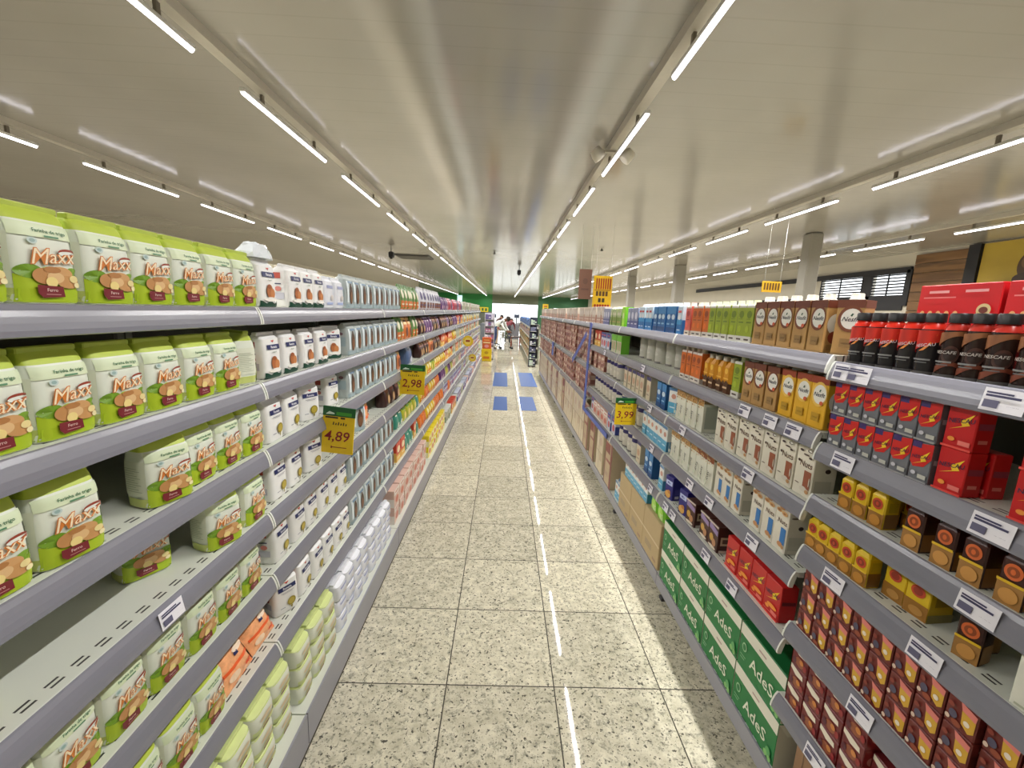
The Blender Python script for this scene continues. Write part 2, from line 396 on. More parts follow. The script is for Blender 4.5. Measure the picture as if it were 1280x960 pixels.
kind('oatbrown', 'drink_carton', 'beige oat drink carton', 'drink carton', 'beige oat drink cartons', .072, .165, carton('drink_carton', .069, .065, .162, BEIGE, nesfit(BEIGE, BROWN, (120, 66, 42)), nes_side, (228, 222, 206), BROWN))
kind('oatyellow', 'drink_carton', 'yellow oat drink carton', 'drink carton', 'yellow oat drink cartons', .074, .165, carton('drink_carton', .071, .065, .162, (226, 174, 44), nesfit((226, 174, 44), (150, 62, 36), (232, 190, 90)), nes_side, (206, 200, 188), (150, 62, 36)))
def juice(c, c2, foot): return [('r', -.5, .16, .5, .93, c), ('r', -.3, .52, .3, .56, c2), ('e', 0, .75, .3, .1, c2), ('e', -.1, .36, .22, .09, tuple(min(255, int(a*1.12)) for a in c)), ('r', -.5, 0, .5, .17, foot), ('r', -.3, .06, .28, .105, (66, 50, 40)), ('r', -.25, .62, .25, .635, c2)]
for key, ds, c, c2, ft, cp in (('green', 'lime green juice carton', (150, 168, 44), (106, 128, 30), (214, 212, 204), (226, 236, 190)), ('orange', 'orange juice carton', (206, 106, 40), (150, 70, 30), (214, 206, 196), (226, 214, 190)),
                               ('pink', 'salmon pink juice carton', (224, 112, 98), (176, 60, 60), (228, 216, 204), (236, 206, 200))):
    kind(key, 'juice_carton', ds, 'juice carton', ds+'s', .060, .155, carton('juice_carton', .057, .057, .152, ft, juice(c, c2, ft), [('r', -.5, .16, .5, 1, c)], cp, c))
# slim bottle-like carton, amber with dark foot
def bottle_amber():
    mb = MB(); a = mat((214, 146, 32), .3, vary=.04)
    def sq(z, s): return [(-.03+s*x, s*y, z) for x, y in ((1, -.6), (1, .6), (.6, 1), (-.6, 1), (-1, .6), (-1, -.6), (-.6, -1), (.6, -1))]
    mb.loft([sq(0, .0285), sq(.045, .029)], mat((84, 50, 28), .35), False); mb.loft([sq(.045, .029), sq(.115, .029), sq(.138, .018)], a, False)
    mb.prints([('r', -.36, .40, .36, .43, (240, 190, 80)), ('e', 0, .62, .22, .08, (240, 190, 70)), ('r', -.3, .14, .3, .19, (220, 190, 150)), ('p', [(-.48, .28), (-.3, .36), (-.1, .29), (.15, .37), (.48, .29), (.48, .26), (-.48, .26)], (84, 50, 28))], .0575, .16, lambda u, v, e: (-.001+e, u, v))
    c = MB(); c.lathe([(.015, .138), (.015, .155), (.012, .158)], mat((206, 198, 180), .4), -.03, 0, 12)
    return [('juice_bottle', mb.build('juice_bottle'), None), ('cap', c.build('cap'), 0)]
kind('amber', 'juice_bottle', 'amber juice bottle with brown foot', 'juice bottle', 'amber juice bottles', .062, .16, bottle_amber())
GRAN = (176, 132, 72)
def soy(top): return [('r', -.5, .80, .5, 1, top)]+[('e', random.uniform(-.45, .45), random.uniform(.74, .99), .06, .018, random.choice([(206, 164, 100), (140, 92, 44), (226, 196, 140)])) for _ in range(20)]+[('t', 'Savy', .06, .42, .42, .42, -90, .15, (44, 52, 44)), ('r', -.42, .12, -.34, .5, (196, 198, 184)), ('e', -.2, .22, .12, .06, (206, 214, 190)), ('r', -.4, .05, .3, .07, (190, 190, 176))]
soy_side = [('r', -.5, .88, .5, 1, (170, 146, 106)), ('r', -.38, .12, .38, .80, (176, 182, 166)), ('e', .2, .84, .1, .03, (60, 80, 50))]
random.seed(3)
kind('soy', 'drink_carton', 'white soy drink carton', 'drink carton', 'white soy drink cartons', .062, .165, carton('drink_carton', .059, .10, .163, (226, 226, 210), soy(GRAN), soy_side))
kind('soyred', 'drink_carton', 'white and russet soy carton', 'drink carton', 'russet topped soy cartons', .062, .165, carton('drink_carton', .059, .10, .163, (226, 226, 210), soy((140, 74, 40)), soy_side))
def nuts(pc, img, top):
    s = [('t', 'Nuts', .08, .66, .13, .66, 0, .12, (92, 62, 46)), ('r', .05, .18, .42, .54, pc), ('e', .12, .16, .2, .055, img), ('e', .32, .13, .1, .04, (196, 150, 100))]
    s += [('e', -.28, .70-.0, .07, .028, (74, 52, 44)), ('e', -.24, .24, .12, .012, (110, 96, 84)), ('e', .4, .34, .03, .09, (206, 200, 184))] if top else []
    s += ([('e', -.2, .92, .10, .026, (60, 44, 40)), ('e', .24, .95, .12, .03, (60, 44, 40)), ('e', .27, .955, .09, .02, (222, 220, 208)), ('e', .1, .86, .16, .018, (72, 54, 46)), ('e', .34, .82, .09, .024, (60, 44, 40))] if top else
          [('e', -.22, .88, .2, .045, (196, 148, 92)), ('e', .2, .86, .22, .05, (206, 160, 104)), ('e', 0, .96, .2, .04, (186, 136, 84)), ('e', -.2, .88, .1, .02, (150, 100, 60)), ('e', .22, .86, .1, .02, (150, 100, 60))])
    return s
nut_side = [('e', .1, .6, .12, .045, (70, 50, 42)), ('e', -.24, .82, .16, .02, (120, 104, 90)), ('r', -.4, .1, .3, .4, (196, 192, 176)), ('e', -.1, .95, .2, .015, (90, 74, 62))]
kind('nutbrown', 'drink_carton', 'cream nut drink carton', 'drink carton', 'cream nut drink cartons', .086, .165, carton('drink_carton', .083, .075, .163, (224, 218, 200), nuts((150, 84, 58), (214, 206, 190), True), nut_side))
kind('nutblue', 'drink_carton', 'cream and blue nut carton', 'drink carton', 'blue panel nut cartons', .072, .165, carton('drink_carton', .069, .075, .163, (226, 220, 204), nuts((52, 120, 186), (206, 150, 100), False), nut_side))
CHOCRED = (196, 24, 26); GREY = (112, 114, 120)
def choc(red):
    s = [('r', -.5, .84, -.05, 1, (62, 44, 104))] if not red else []
    base = [] if red else [('p', [(-.5, .92), (.5, 1), (.5, .62), (.2, .40), (-.3, .34), (-.5, .46)], (204, 30, 26))]
    return base+s+[('p', [(-.36, .40), (.06, .52), (-.02, .62), (.40, .82), (.22, .62), (.30, .56), (-.1, .46)], (240, 196, 40)), ('t', 'NESCAU', .02, .63, .16, .86, 8, .15, (46, 36, 66)), ('e', -.2, .2, .12, .05, (196, 196, 204) if not red else (240, 150, 60)), ('r', .05, .10, .44, .2, (190, 190, 180) if not red else (232, 120, 110)), ('r', -.5, 0, .5, .05, (150, 150, 150) if not red else (230, 80, 70))]
kind('chocgrey', 'drink_carton', 'grey and red chocolate carton', 'drink carton', 'grey and red chocolate cartons', .050, .093, carton('drink_carton', .048, .04, .093, GREY, choc(False), [('r', -.5, 0, .5, 1, (104, 100, 106)), ('r', -.4, .5, .4, .62, (176, 170, 176))]))
kind('chocred', 'drink_carton', 'small red chocolate carton', 'drink carton', 'small red chocolate cartons', .062, .098, carton('drink_carton', .060, .04, .098, CHOCRED, choc(True), [('r', -.4, .5, .4, .64, (150, 60, 78)), ('r', -.3, .2, .2, .28, (226, 130, 120))]))
kind('choclarge', 'drink_carton', 'large red chocolate carton', 'drink carton', 'large red chocolate cartons', .088, .135, carton('drink_carton', .086, .06, .135, CHOCRED, choc(True)+[('e', .1, .3, .3, .06, (240, 150, 50)), ('r', -.4, .1, .4, .12, (240, 110, 100))], [('r', -.4, .5, .4, .6, (120, 20, 30))]))
def capped(body, foot, seal, cap, capt, hh=.10):
    mb = MB(); w = .044; m = mat(body, .35, vary=.03)
    def sq(z, s, c=.7): return [(-.022+s*x, s*y, z) for x, y in ((1, -c), (1, c), (c, 1), (-c, 1), (-1, c), (-1, -c), (-c, -1), (c, -1))]
    mb.loft([sq(0, .021, .85), sq(hh*.78, .021, .85), sq(hh*.88, .016)], m, False)
    mb.prints([('r', -.47, .0, .47, .40, foot), ('e', 0, .60, .33, .14, seal), ('e', 0, .60, .22, .09, tuple(int(c*.7) for c in seal)), ('e', 0, .60, .09, .05, seal), ('e', .02, .18, .34, .13, tuple(min(255, int(c*1.25)) for c in foot)), ('r', -.47, .38, .47, .43, (226, 186, 40))], w, hh, lambda u, v, e: (-.001+e, u, v))
    for sg in (-1, 1): mb.prints([('r', -.45, .03, .45, .40, tuple(int(c*.9) for c in foot)), ('r', -.3, .45, .3, .7, tuple(int(c*.85) for c in body))], w*.95, hh, lambda u, v, e, sg=sg: (-.022-sg*u, sg*(.0212+e), v))
    c = MB(); c.lathe([(.0185, hh*.88), (.0185, hh*.91), (.0165, hh*.92)], mat(capt, .4), -.022, 0, 14); 
    d = MB(); d.lathe([(.0155, hh*.92), (.0145, hh*1.04), (.012, hh*1.06)], mat(cap, .35), -.022, 0, 14)
    return [('drink_bottle', mb.build('drink_bottle'), None), ('neck_ring', c.build('neck_ring'), 0), ('cap', d.build('cap'), 0)]
kind('yellowcap', 'drink_bottle', 'small yellow capped drink', 'drink bottle', 'small yellow drinks', .050, .1, capped((226, 190, 30), (156, 108, 40), (196, 70, 36), (228, 214, 40), (220, 200, 40), .105))
kind('browncap', 'drink_bottle', 'dark brown drink, red cap', 'drink bottle', 'dark brown drinks with red caps', .056, .1, capped((62, 30, 24), (166, 120, 62), (214, 104, 50), (176, 32, 32), (206, 200, 196), .115))
kind('yellowbox', 'drink_carton', 'small yellow drink carton', 'drink carton', 'small yellow drink cartons', .056, .105, carton('drink_carton', .054, .07, .105, (226, 190, 30), [('r', -.5, 0, .5, .36, (156, 108, 40)), ('e', 0, .62, .3, .14, (196, 70, 36)), ('e', 0, .62, .2, .09, (150, 50, 30)), ('e', .05, .16, .3, .1, (190, 140, 70))], [('r', -.5, 0, .5, .2, (150, 140, 70)), ('r', -.3, .4, .3, .8, (176, 146, 30))]))
kind('soyade', 'drink_carton', 'white and brown soy carton', 'drink carton', 'white and brown soy cartons', .085, .15, carton('drink_carton', .085, .06, .15, (228, 228, 214), [('p', [(-.5, 1), (.5, 1), (.5, .62), (.1, .7), (-.5, .86)], (84, 46, 34)), ('t', 'AdeS', -.22, .46, .42, .3, 68, 0, (44, 70, 40)), ('e', .1, .3, .2, .1, (206, 200, 180)), ('r', -.4, .05, .3, .08, (180, 184, 160))], [('r', -.4, .1, .4, .6, (206, 206, 190))]))
TD = (112, 40, 34)
kind('choco', 'drink_carton', 'small brown chocolate milk carton', 'drink carton', 'small brown chocolate milk cartons', .060, .067, carton('drink_carton', .058, .05, .066, TD, [('p', [(0, .86), (.46, .78), (.46, .26), (.30, .14), (.05, .3)], (214, 166, 52)), ('p', [(-.06, .99), (.48, .88), (.46, .66), (.02, .74)], (224, 128, 118)), ('e', .22, .42, .1, .09, (240, 226, 206)), ('e', -.22, .42, .14, .14, (84, 78, 100)), ('e', -.06, .2, .16, .1, (150, 70, 44)), ('e', -.36, .24, .08, .08, (222, 196, 176)), ('e', -.3, .72, .1, .08, (140, 60, 46))], [('r', -.4, .2, .4, .6, (90, 34, 30)), ('e', 0, .75, .2, .1, (190, 170, 150))]))
kind('fruit', 'drink_carton', 'small wine red drink carton', 'drink carton', 'small wine red drink cartons', .070, .070, carton('drink_carton', .068, .05, .070, (112, 34, 38), [('p', [(-.46, .98), (.30, .86), (.34, .66), (-.1, .62), (-.46, .78)], (236, 226, 206)), ('e', .0, .32, .26, .22, (150, 82, 52)), ('e', .12, .4, .12, .12, (206, 130, 62)), ('e', -.3, .26, .12, .14, (88, 26, 44)), ('e', .36, .3, .1, .14, (150, 40, 44))], [('r', -.5, 0, .5, 1, (128, 22, 24)), ('e', 0, .5, .3, .2, (190, 120, 110))]))
# bottles with dark caps
def dark_bottle(lo, hi, brandtext, swoosh, tc):
    mb = MB(); m = mat(lo, .22, vary=.03); n = 18
    prof = [(.0205, 0), (.0235, .006), (.0235, .03), (.0225, .06), (.0235, .085), (.022, .104)]
    mb.lathe(prof, m, -.024, 0, n)
    mb.lathe([(.022, .104), (.0175, .116), (.014, .121)], mat(hi, .25), -.024, 0, n)
    def cyl(u, v, e): t = u/.0238; r = .0237+e; return (-.024+r*math.cos(t), r*math.sin(t), v)
    sp = [('b', -.9, .9, lambda u: .52+.18*u, lambda u: .84, hi)] if swoosh == 0 else [('b', -.9, .9, lambda u: .66+.1*math.sin(3*u), lambda u: .82+.04*u, (150, 96, 60)), ('b', -.6, .9, lambda u: .14+.08*math.sin(4*u), lambda u: .24+.05*math.sin(4*u), (132, 66, 44)), ('e', .3, .42, .3, .16, (76, 42, 34)), ('e', .3, .42, .22, .11, lo)]
    sp += [('p', [(-.1, .44), (.26, .60), (.5, .78), (.3, .56), (.1, .46)], (236, 140, 40))] if swoosh == 0 else []
    sp += [('t', brandtext, .1, .56 if swoosh == 0 else .46, .10, .8, 10 if swoosh == 0 else 0, .15, tc), ('r', -.3, .27, .4, .30, (150, 150, 150)), ('r', -.2, .22, .3, .24, (120, 120, 120)), ('r', -.9, .0, .9, .06, (86, 84, 84))]
    mb.prints(sp, .047, .121, cyl, .0016)
    c = MB(); c.lathe([(.0185, .120), (.0185, .138), (.0165, .141)], mat((26, 24, 24), .4), -.024, 0, 18)
    return [('drink_bottle', mb.build('drink_bottle'), None), ('cap', c.build('cap'), 0)]
kind('redbottle', 'drink_bottle', 'black and red bottle', 'drink bottle', 'black and red bottles', .050, .142, dark_bottle((44, 42, 44), (206, 44, 28), 'NESCAU', 0, (226, 216, 226)))
kind('coffeebottle', 'drink_bottle', 'dark brown coffee bottle', 'drink bottle', 'dark brown coffee bottles', .050, .142, dark_bottle((48, 30, 26), (170, 44, 34), 'NESCAFE', 1, (214, 206, 200)))
kind('redtray', 'chocolate_box', 'long red chocolate box', 'box', 'long red chocolate boxes', .205, .12, carton('chocolate_box', .2, .13, .222, (206, 24, 32), [('r', -.36, .90, -.1, .93, (240, 170, 170)), ('r', .1, .90, .36, .93, (240, 170, 170)), ('r', -.42, .84, 0, .855, (232, 130, 130))]+[('e', -.4+.11*i, .66, .03, .03, (236, 180, 120)) for i in range(5)]+[('e', .36, .7, .08, .07, (226, 206, 150)), ('e', .36, .7, .05, .035, (110, 50, 40))], [('e', 0, .76, .2, .1, (240, 200, 120)), ('r', -.2, .55, .2, .68, (240, 226, 206))]))
# milk cartons, canisters, others of the right side
blue_sp = [('r', -.5, .0, .5, .34, (30, 110, 176)), ('r', -.5, .34, .5, .52, (60, 150, 206)), ('e', 0, .6, .3, .1, (236, 240, 246)), ('r', -.3, .76, .3, .84, (206, 80, 80)), ('r', -.3, .12, .3, .16, (220, 232, 240))]
kind('bluemilk', 'milk_carton', 'blue and white milk carton', 'milk carton', 'blue and white milk cartons', .072, .165, carton('milk_carton', .069, .069, .155, (206, 226, 240), blue_sp, [('r', -.5, 0, .5, .5, (24, 96, 160))], (236, 240, 246)))
kind('deepblue', 'milk_carton', 'deep blue milk carton', 'milk carton', 'deep blue milk cartons', .072, .165, carton('milk_carton', .069, .069, .155, (36, 104, 166), [('r', -.5, .72, .5, 1, (60, 132, 190)), ('e', 0, .6, .34, .1, (206, 226, 240)), ('r', -.5, 0, .5, .2, (22, 70, 124)), ('r', -.3, .3, .3, .36, (150, 196, 226))], [('r', -.5, 0, .5, 1, (30, 84, 140))], (206, 226, 240)))
kind('limebox', 'drink_carton', 'bright lime drink carton', 'drink carton', 'bright lime drink cartons', .085, .165, carton('drink_carton', .082, .07, .16, (150, 220, 50), [('r', -.4, .1, .4, .9, (176, 236, 80)), ('e', 0, .55, .22, .16, (226, 246, 190))], [('r', -.5, 0, .5, 1, (120, 196, 40))], None, (230, 130, 120)))
kind('greenmilk', 'milk_carton', 'pale green milk carton', 'milk carton', 'pale green milk cartons', .072, .15, carton('milk_carton', .069, .069, .145, (176, 190, 140), [('r', -.5, 0, .5, .5, (122, 150, 62)), ('e', 0, .7, .3, .1, (226, 220, 200)), ('r', -.3, .2, .3, .26, (206, 160, 120))], [('r', -.5, 0, .5, .6, (130, 150, 90))], (230, 226, 210)))
kind('greenbox', 'drink_carton', 'white carton, bright green top', 'drink carton', 'green topped cartons', .08, .16, carton('drink_carton', .077, .07, .155, (206, 206, 182), [('r', -.5, .66, .5, 1, (108, 190, 44)), ('r', -.36, .16, -.1, .6, (150, 180, 110)), ('r', .05, .16, .3, .6, (196, 150, 120))], [('r', -.5, 0, .5, 1, (110, 186, 50))]))
def canister(c, band):
    mb = MB(); mb.lathe([(.05, 0), (.053, .005), (.053, .155), (.05, .16)], mat(c, .4, vary=.03), -.055, 0, 20)
    def cyl(u, v, e): t = u/.053; r = .0532+e; return (-.055+r*math.cos(t), r*math.sin(t), v)
    mb.prints([('r', -.5, .02, .5, .09, (120, 116, 112)), ('r', -.3, .5, .3, .54, (196, 190, 180)), ('b', -.9, .9, lambda u: .68, lambda u: .86, band), ('e', 0, .4, .3, .08, tuple(min(255, int(a*1.05)) for a in c))], .1, .165, cyl, .0016)
    l = MB(); l.lathe([(.0545, .156), (.0545, .168), (.051, .171)], mat(tuple(min(255, int(a*1.06)) for a in c), .4), -.055, 0, 20)
    return [('milk_powder_tub', mb.build('milk_powder_tub'), None), ('lid', l.build('lid'), 0)]
kind('tub', 'milk_powder_tub', 'grey white tub', 'tub', 'grey white tubs', .115, .17, canister((196, 194, 180), (186, 184, 172)))
kind('navytub', 'milk_powder_tub', 'white tub with navy band', 'tub', 'navy banded tubs', .115, .17, canister((206, 202, 188), (44, 40, 96)))
kind('creamcarton', 'milk_carton', 'cream carton with navy stripe', 'milk carton', 'cream cartons with navy stripes', .085, .16, carton('milk_carton', .082, .07, .155, (212, 200, 172), [('r', -.5, .84, .5, 1, (52, 46, 100)), ('e', 0, .5, .34, .16, (196, 160, 130)), ('r', -.3, .2, .3, .25, (160, 140, 120))], [('r', -.5, 0, .5, 1, (190, 182, 160))]))
kind('skymilk', 'milk_carton', 'white and sky blue carton', 'milk carton', 'white and sky blue cartons', .072, .16, carton('milk_carton', .07, .069, .15, (230, 232, 228), [('r', -.5, 0, .5, .42, (92, 170, 206)), ('e', .05, .66, .26, .1, (206, 150, 130)), ('r', -.5, .88, .5, 1, (90, 130, 170)), ('r', -.3, .2, .3, .25, (206, 230, 240))], [('r', -.5, 0, .5, .42, (70, 140, 180))], (90, 120, 150)))
kind('cookieblue', 'biscuit_box', 'royal blue biscuit box', 'biscuit box', 'royal blue biscuit boxes', .075, .135, carton('biscuit_box', .073, .085, .135, (38, 36, 124), [('r', -.4, .62, .42, .82, (196, 206, 240)), ('t', 'Mix', 0, .72, .1, .5, 0, .2, (50, 50, 150)), ('e', -.05, .2, .36, .16, (222, 172, 92)), ('e', .1, .33, .2, .08, (196, 130, 70))], [('r', -.3, .08, 0, .2, (206, 206, 220)), ('r', -.3, .26, .3, .5, (66, 66, 150))]))
kind('cookiebrown', 'biscuit_box', 'dark brown biscuit box', 'biscuit box', 'dark brown biscuit boxes', .085, .125, carton('biscuit_box', .083, .085, .125, (72, 38, 32), [('p', [(-.45, .95), (.45, .8), (.45, .62), (-.45, .72)], (150, 130, 176)), ('e', -.14, .42, .2, .14, (206, 160, 70)), ('e', .16, .3, .2, .14, (190, 136, 96)), ('e', 0, .1, .4, .06, (226, 214, 196)), ('r', -.5, .93, .5, 1, (206, 190, 176))], [('r', -.35, .3, .35, .62, (196, 176, 146)), ('r', -.25, .38, .25, .54, (90, 70, 60)), ('r', -.4, .02, .4, .12, (206, 196, 186))]))
kind('greenpouch', 'milk_powder_pouch', 'bright green pouch', 'pouch', 'bright green pouches', .12, .19, pouch('milk_powder_pouch', .115, .10, .19, (120, 200, 40), [('r', -.34, .5, .12, .82, (226, 230, 196)), ('t', 'Leve', -.1, .68, .07, .34, 0, .2, (120, 60, 60)), ('e', .1, .3, .3, .16, (170, 220, 90)), ('r', .1, .1, .4, .3, (196, 226, 150))], .35))
kind('adescase', 'drink_case', 'green and white drink case', 'case', 'green and white drink cases', .276, .185,
     carton('drink_case', .272, .34, .183, (24, 118, 58), [('r', -.495, .72, .495, .985, (224, 222, 204)), ('r', -.06, .82, .10, .86, (176, 150, 140)), ('t', 'AdeS', .05, .36, .34, .52, 0, 0, (228, 234, 212)), ('e', -.36, .50, .055, .1, (150, 196, 150)), ('e', -.36, .50, .038, .07, (24, 118, 58)), ('r', -.43, .28, -.30, .30, (130, 186, 140)), ('r', -.42, .22, -.32, .24, (130, 186, 140)), ('e', .40, .2, .05, .09, (88, 166, 96)), ('e', .36, .12, .04, .06, (130, 190, 110)), ('e', .44, .10, .035, .06, (130, 190, 110))],
            [('r', -.5, 0, .5, .98, (190, 186, 168)), ('p', [(-.5, .98), (.5, .98), (.4, .72), (-.4, .72)], (206, 204, 188))], None, (20, 96, 48), .003, .5))
kind('boardcase', 'cardboard_case', 'plain cardboard case', 'case', 'plain cardboard cases', .30, .36, carton('cardboard_case', .296, .3, .30, (186, 164, 124), [('r', -.5, .48, .5, .52, (206, 188, 146)), ('r', -.3, .2, .1, .34, (160, 138, 102)), ('r', .2, .1, .4, .16, (150, 120, 90))], (), None, None, .004, .75))
kind('maroonbox', 'cardboard_case', 'maroon and cream tall case', 'case', 'maroon and cream tall cases', .25, .44, carton('cardboard_case', .246, .3, .42, (190, 172, 142), [('r', -.5, 0, -.40, 1, (110, 34, 32)), ('r', -.4, .72, .2, .94, (124, 40, 36)), ('r', -.3, .52, .3, .58, (140, 70, 60)), ('r', .3, 0, .5, 1, (120, 44, 40)), ('r', -.3, .2, .1, .3, (170, 140, 116))], (), None, None, .004, .7))
kind('maroontall', 'cardboard_case', 'maroon and cream extra tall case', 'case', 'maroon and cream extra tall cases', .25, .55, carton('cardboard_case', .246, .3, .54, (190, 172, 142), [('r', -.5, 0, -.40, 1, (110, 34, 32)), ('r', -.4, .72, .2, .94, (124, 40, 36)), ('r', -.3, .52, .3, .58, (140, 70, 60)), ('r', .3, 0, .5, 1, (120, 44, 40)), ('r', -.3, .2, .1, .3, (170, 140, 116))], (), None, None, .004, .7))
kind('creamwrap', 'cardboard_case', 'cream film wrapped case', 'case', 'cream film wrapped cases', .26, .44, carton('cardboard_case', .256, .3, .42, (206, 192, 164), [('r', -.06, 0, -.02, 1, (150, 130, 104)), ('r', -.4, .6, -.1, .8, (216, 204, 180)), ('r', .1, .3, .4, .5, (190, 168, 140)), ('e', .2, .75, .2, .1, (196, 170, 150)), ('r', -.5, .48, .5, .5, (170, 150, 120))], (), None, None, .006, .35))
kind('creamtall', 'cardboard_case', 'tall cream film wrapped case', 'case', 'tall cream film wrapped cases', .26, .55, carton('cardboard_case', .256, .3, .54, (206, 192, 164), [('r', -.06, 0, -.02, 1, (150, 130, 104)), ('r', -.4, .6, -.1, .8, (216, 204, 180)), ('r', .1, .3, .4, .5, (190, 168, 140)), ('e', .2, .75, .2, .1, (196, 170, 150)), ('r', -.5, .48, .5, .5, (170, 150, 120))], (), None, None, .006, .35))
kind('woodcase', 'cardboard_case', 'brown ribbed cardboard case', 'case', 'brown ribbed cardboard cases', .36, .40, carton('cardboard_case', .356, .3, .30, (150, 116, 86), [('r', -.5+.1*i, 0, -.488+.1*i, 1, (112, 84, 60)) for i in range(1, 10)]+[('r', -.5, .6, .5, .63, (170, 136, 104))], [('r', -.5+.12*i, 0, -.488+.12*i, 1, (120, 90, 64)) for i in range(1, 8)], None, None, .004, .7))
# ---- generic goods of the far bays
def goods(key, name, desc, cat, w, d, h, body, c2, c3, style):
    sp = {0: [('r', -.5, .0, .5, .35, c2), ('e', 0, .62, .32, .18, c3), ('r', -.3, .18, .3, .24, c3)], 1: [('r', -.5, .68, .5, 1, c2), ('e', .05, .34, .3, .2, c3), ('r', -.3, .8, .3, .88, c3)],
          2: [('p', [(-.5, .3), (.5, .6), (.5, .9), (-.5, .66)], c2), ('e', .1, .22, .26, .13, c3), ('r', -.3, .74, .1, .8, c3)], 3: [('r', -.38, .1, .38, .9, c2), ('e', 0, .5, .24, .24, c3)]}[style]
    kind(key, name, desc, cat, desc+'s', w*1.06, h, carton(name, w, d, h, body, sp, [('r', -.5, 0, .5, .5, c2)]) if cat == 'box' else pouch(name, w, d, h, body, sp))
goods('gpack', 'grain_pack', 'green and orange tall pack', 'pack', .11, .08, .20, (86, 130, 60), (206, 110, 50), (226, 220, 190), 0)
goods('ocake', 'cake_mix_pack', 'orange cake mix pack', 'pack', .13, .09, .18, (206, 116, 56), (232, 190, 120), (110, 60, 40), 1)
goods('bluebag', 'sugar_bag', 'slate blue bag', 'bag', .16, .1, .19, (84, 104, 140), (140, 160, 190), (206, 210, 220), 2)
goods('yel', 'snack_pack', 'yellow snack pack', 'pack', .12, .08, .15, (222, 190, 40), (206, 110, 40), (240, 230, 170), 0)
goods('yelgreen', 'snack_pack', 'yellow green snack pack', 'pack', .12, .08, .15, (176, 180, 50), (90, 140, 50), (240, 220, 120), 1)
goods('orng', 'snack_pack', 'orange snack pack', 'pack', .12, .08, .14, (222, 120, 40), (240, 200, 60), (180, 40, 30), 2)
goods('teal', 'snack_pack', 'teal green snack pack', 'pack', .11, .08, .14, (60, 140, 120), (220, 220, 150), (240, 240, 220), 2)
goods('purple', 'sweet_pack', 'purple sweet pack', 'pack', .14, .09, .17, (96, 50, 110), (196, 70, 90), (230, 200, 210), 2)
goods('pinkred', 'sweet_pack', 'pinkish red sweet pack', 'pack', .14, .09, .17, (190, 60, 80), (236, 190, 200), (110, 40, 60), 1)
goods('dark', 'coffee_jar_pack', 'dark brown coffee pack', 'pack', .12, .09, .16, (66, 40, 36), (130, 70, 50), (200, 160, 110), 1)
goods('silver', 'coffee_pouch', 'silver and brown coffee pouch', 'pack', .15, .09, .22, (206, 206, 214), (120, 70, 46), (60, 50, 110), 0)
goods('redbox', 'food_box', 'orange red food box', 'box', .13, .08, .16, (206, 70, 44), (236, 190, 90), (250, 230, 190), 0)
goods('bluebox', 'cracker_box', 'blue and white food box', 'box', .12, .08, .15, (206, 212, 226), (60, 76, 150), (196, 90, 100), 1)
goods('whitebox', 'cereal_box', 'white and grey food box', 'box', .12, .08, .16, (222, 222, 214), (150, 160, 130), (196, 186, 150), 3)
goods('pinkbox', 'biscuit_box', 'pale pink biscuit box', 'box', .14, .1, .127, (222, 186, 170), (236, 226, 216), (206, 120, 100), 1)
goods('yellowtray', 'noodle_box', 'bright yellow noodle box', 'box', .16, .1, .12, (236, 214, 40), (246, 240, 190), (210, 90, 40), 3)
goods('blush', 'biscuit_pack', 'blush beige biscuit box', 'box', .15, .08, .097, (184, 146, 126), (150, 92, 82), (222, 206, 188), 2)
goods('blushred', 'cookie_box', 'dusky red biscuit box', 'box', .15, .08, .097, (150, 92, 82), (198, 166, 148), (104, 58, 62), 1)
goods('clear', 'wafer_box', 'pale clear biscuit pack', 'box', .10, .08, .17, (206, 194, 180), (176, 138, 122), (230, 222, 214), 0)
goods('lilac', 'milk_carton', 'lilac grey carton', 'box', .08, .07, .15, (150, 156, 186), (90, 96, 150), (222, 222, 236), 0)

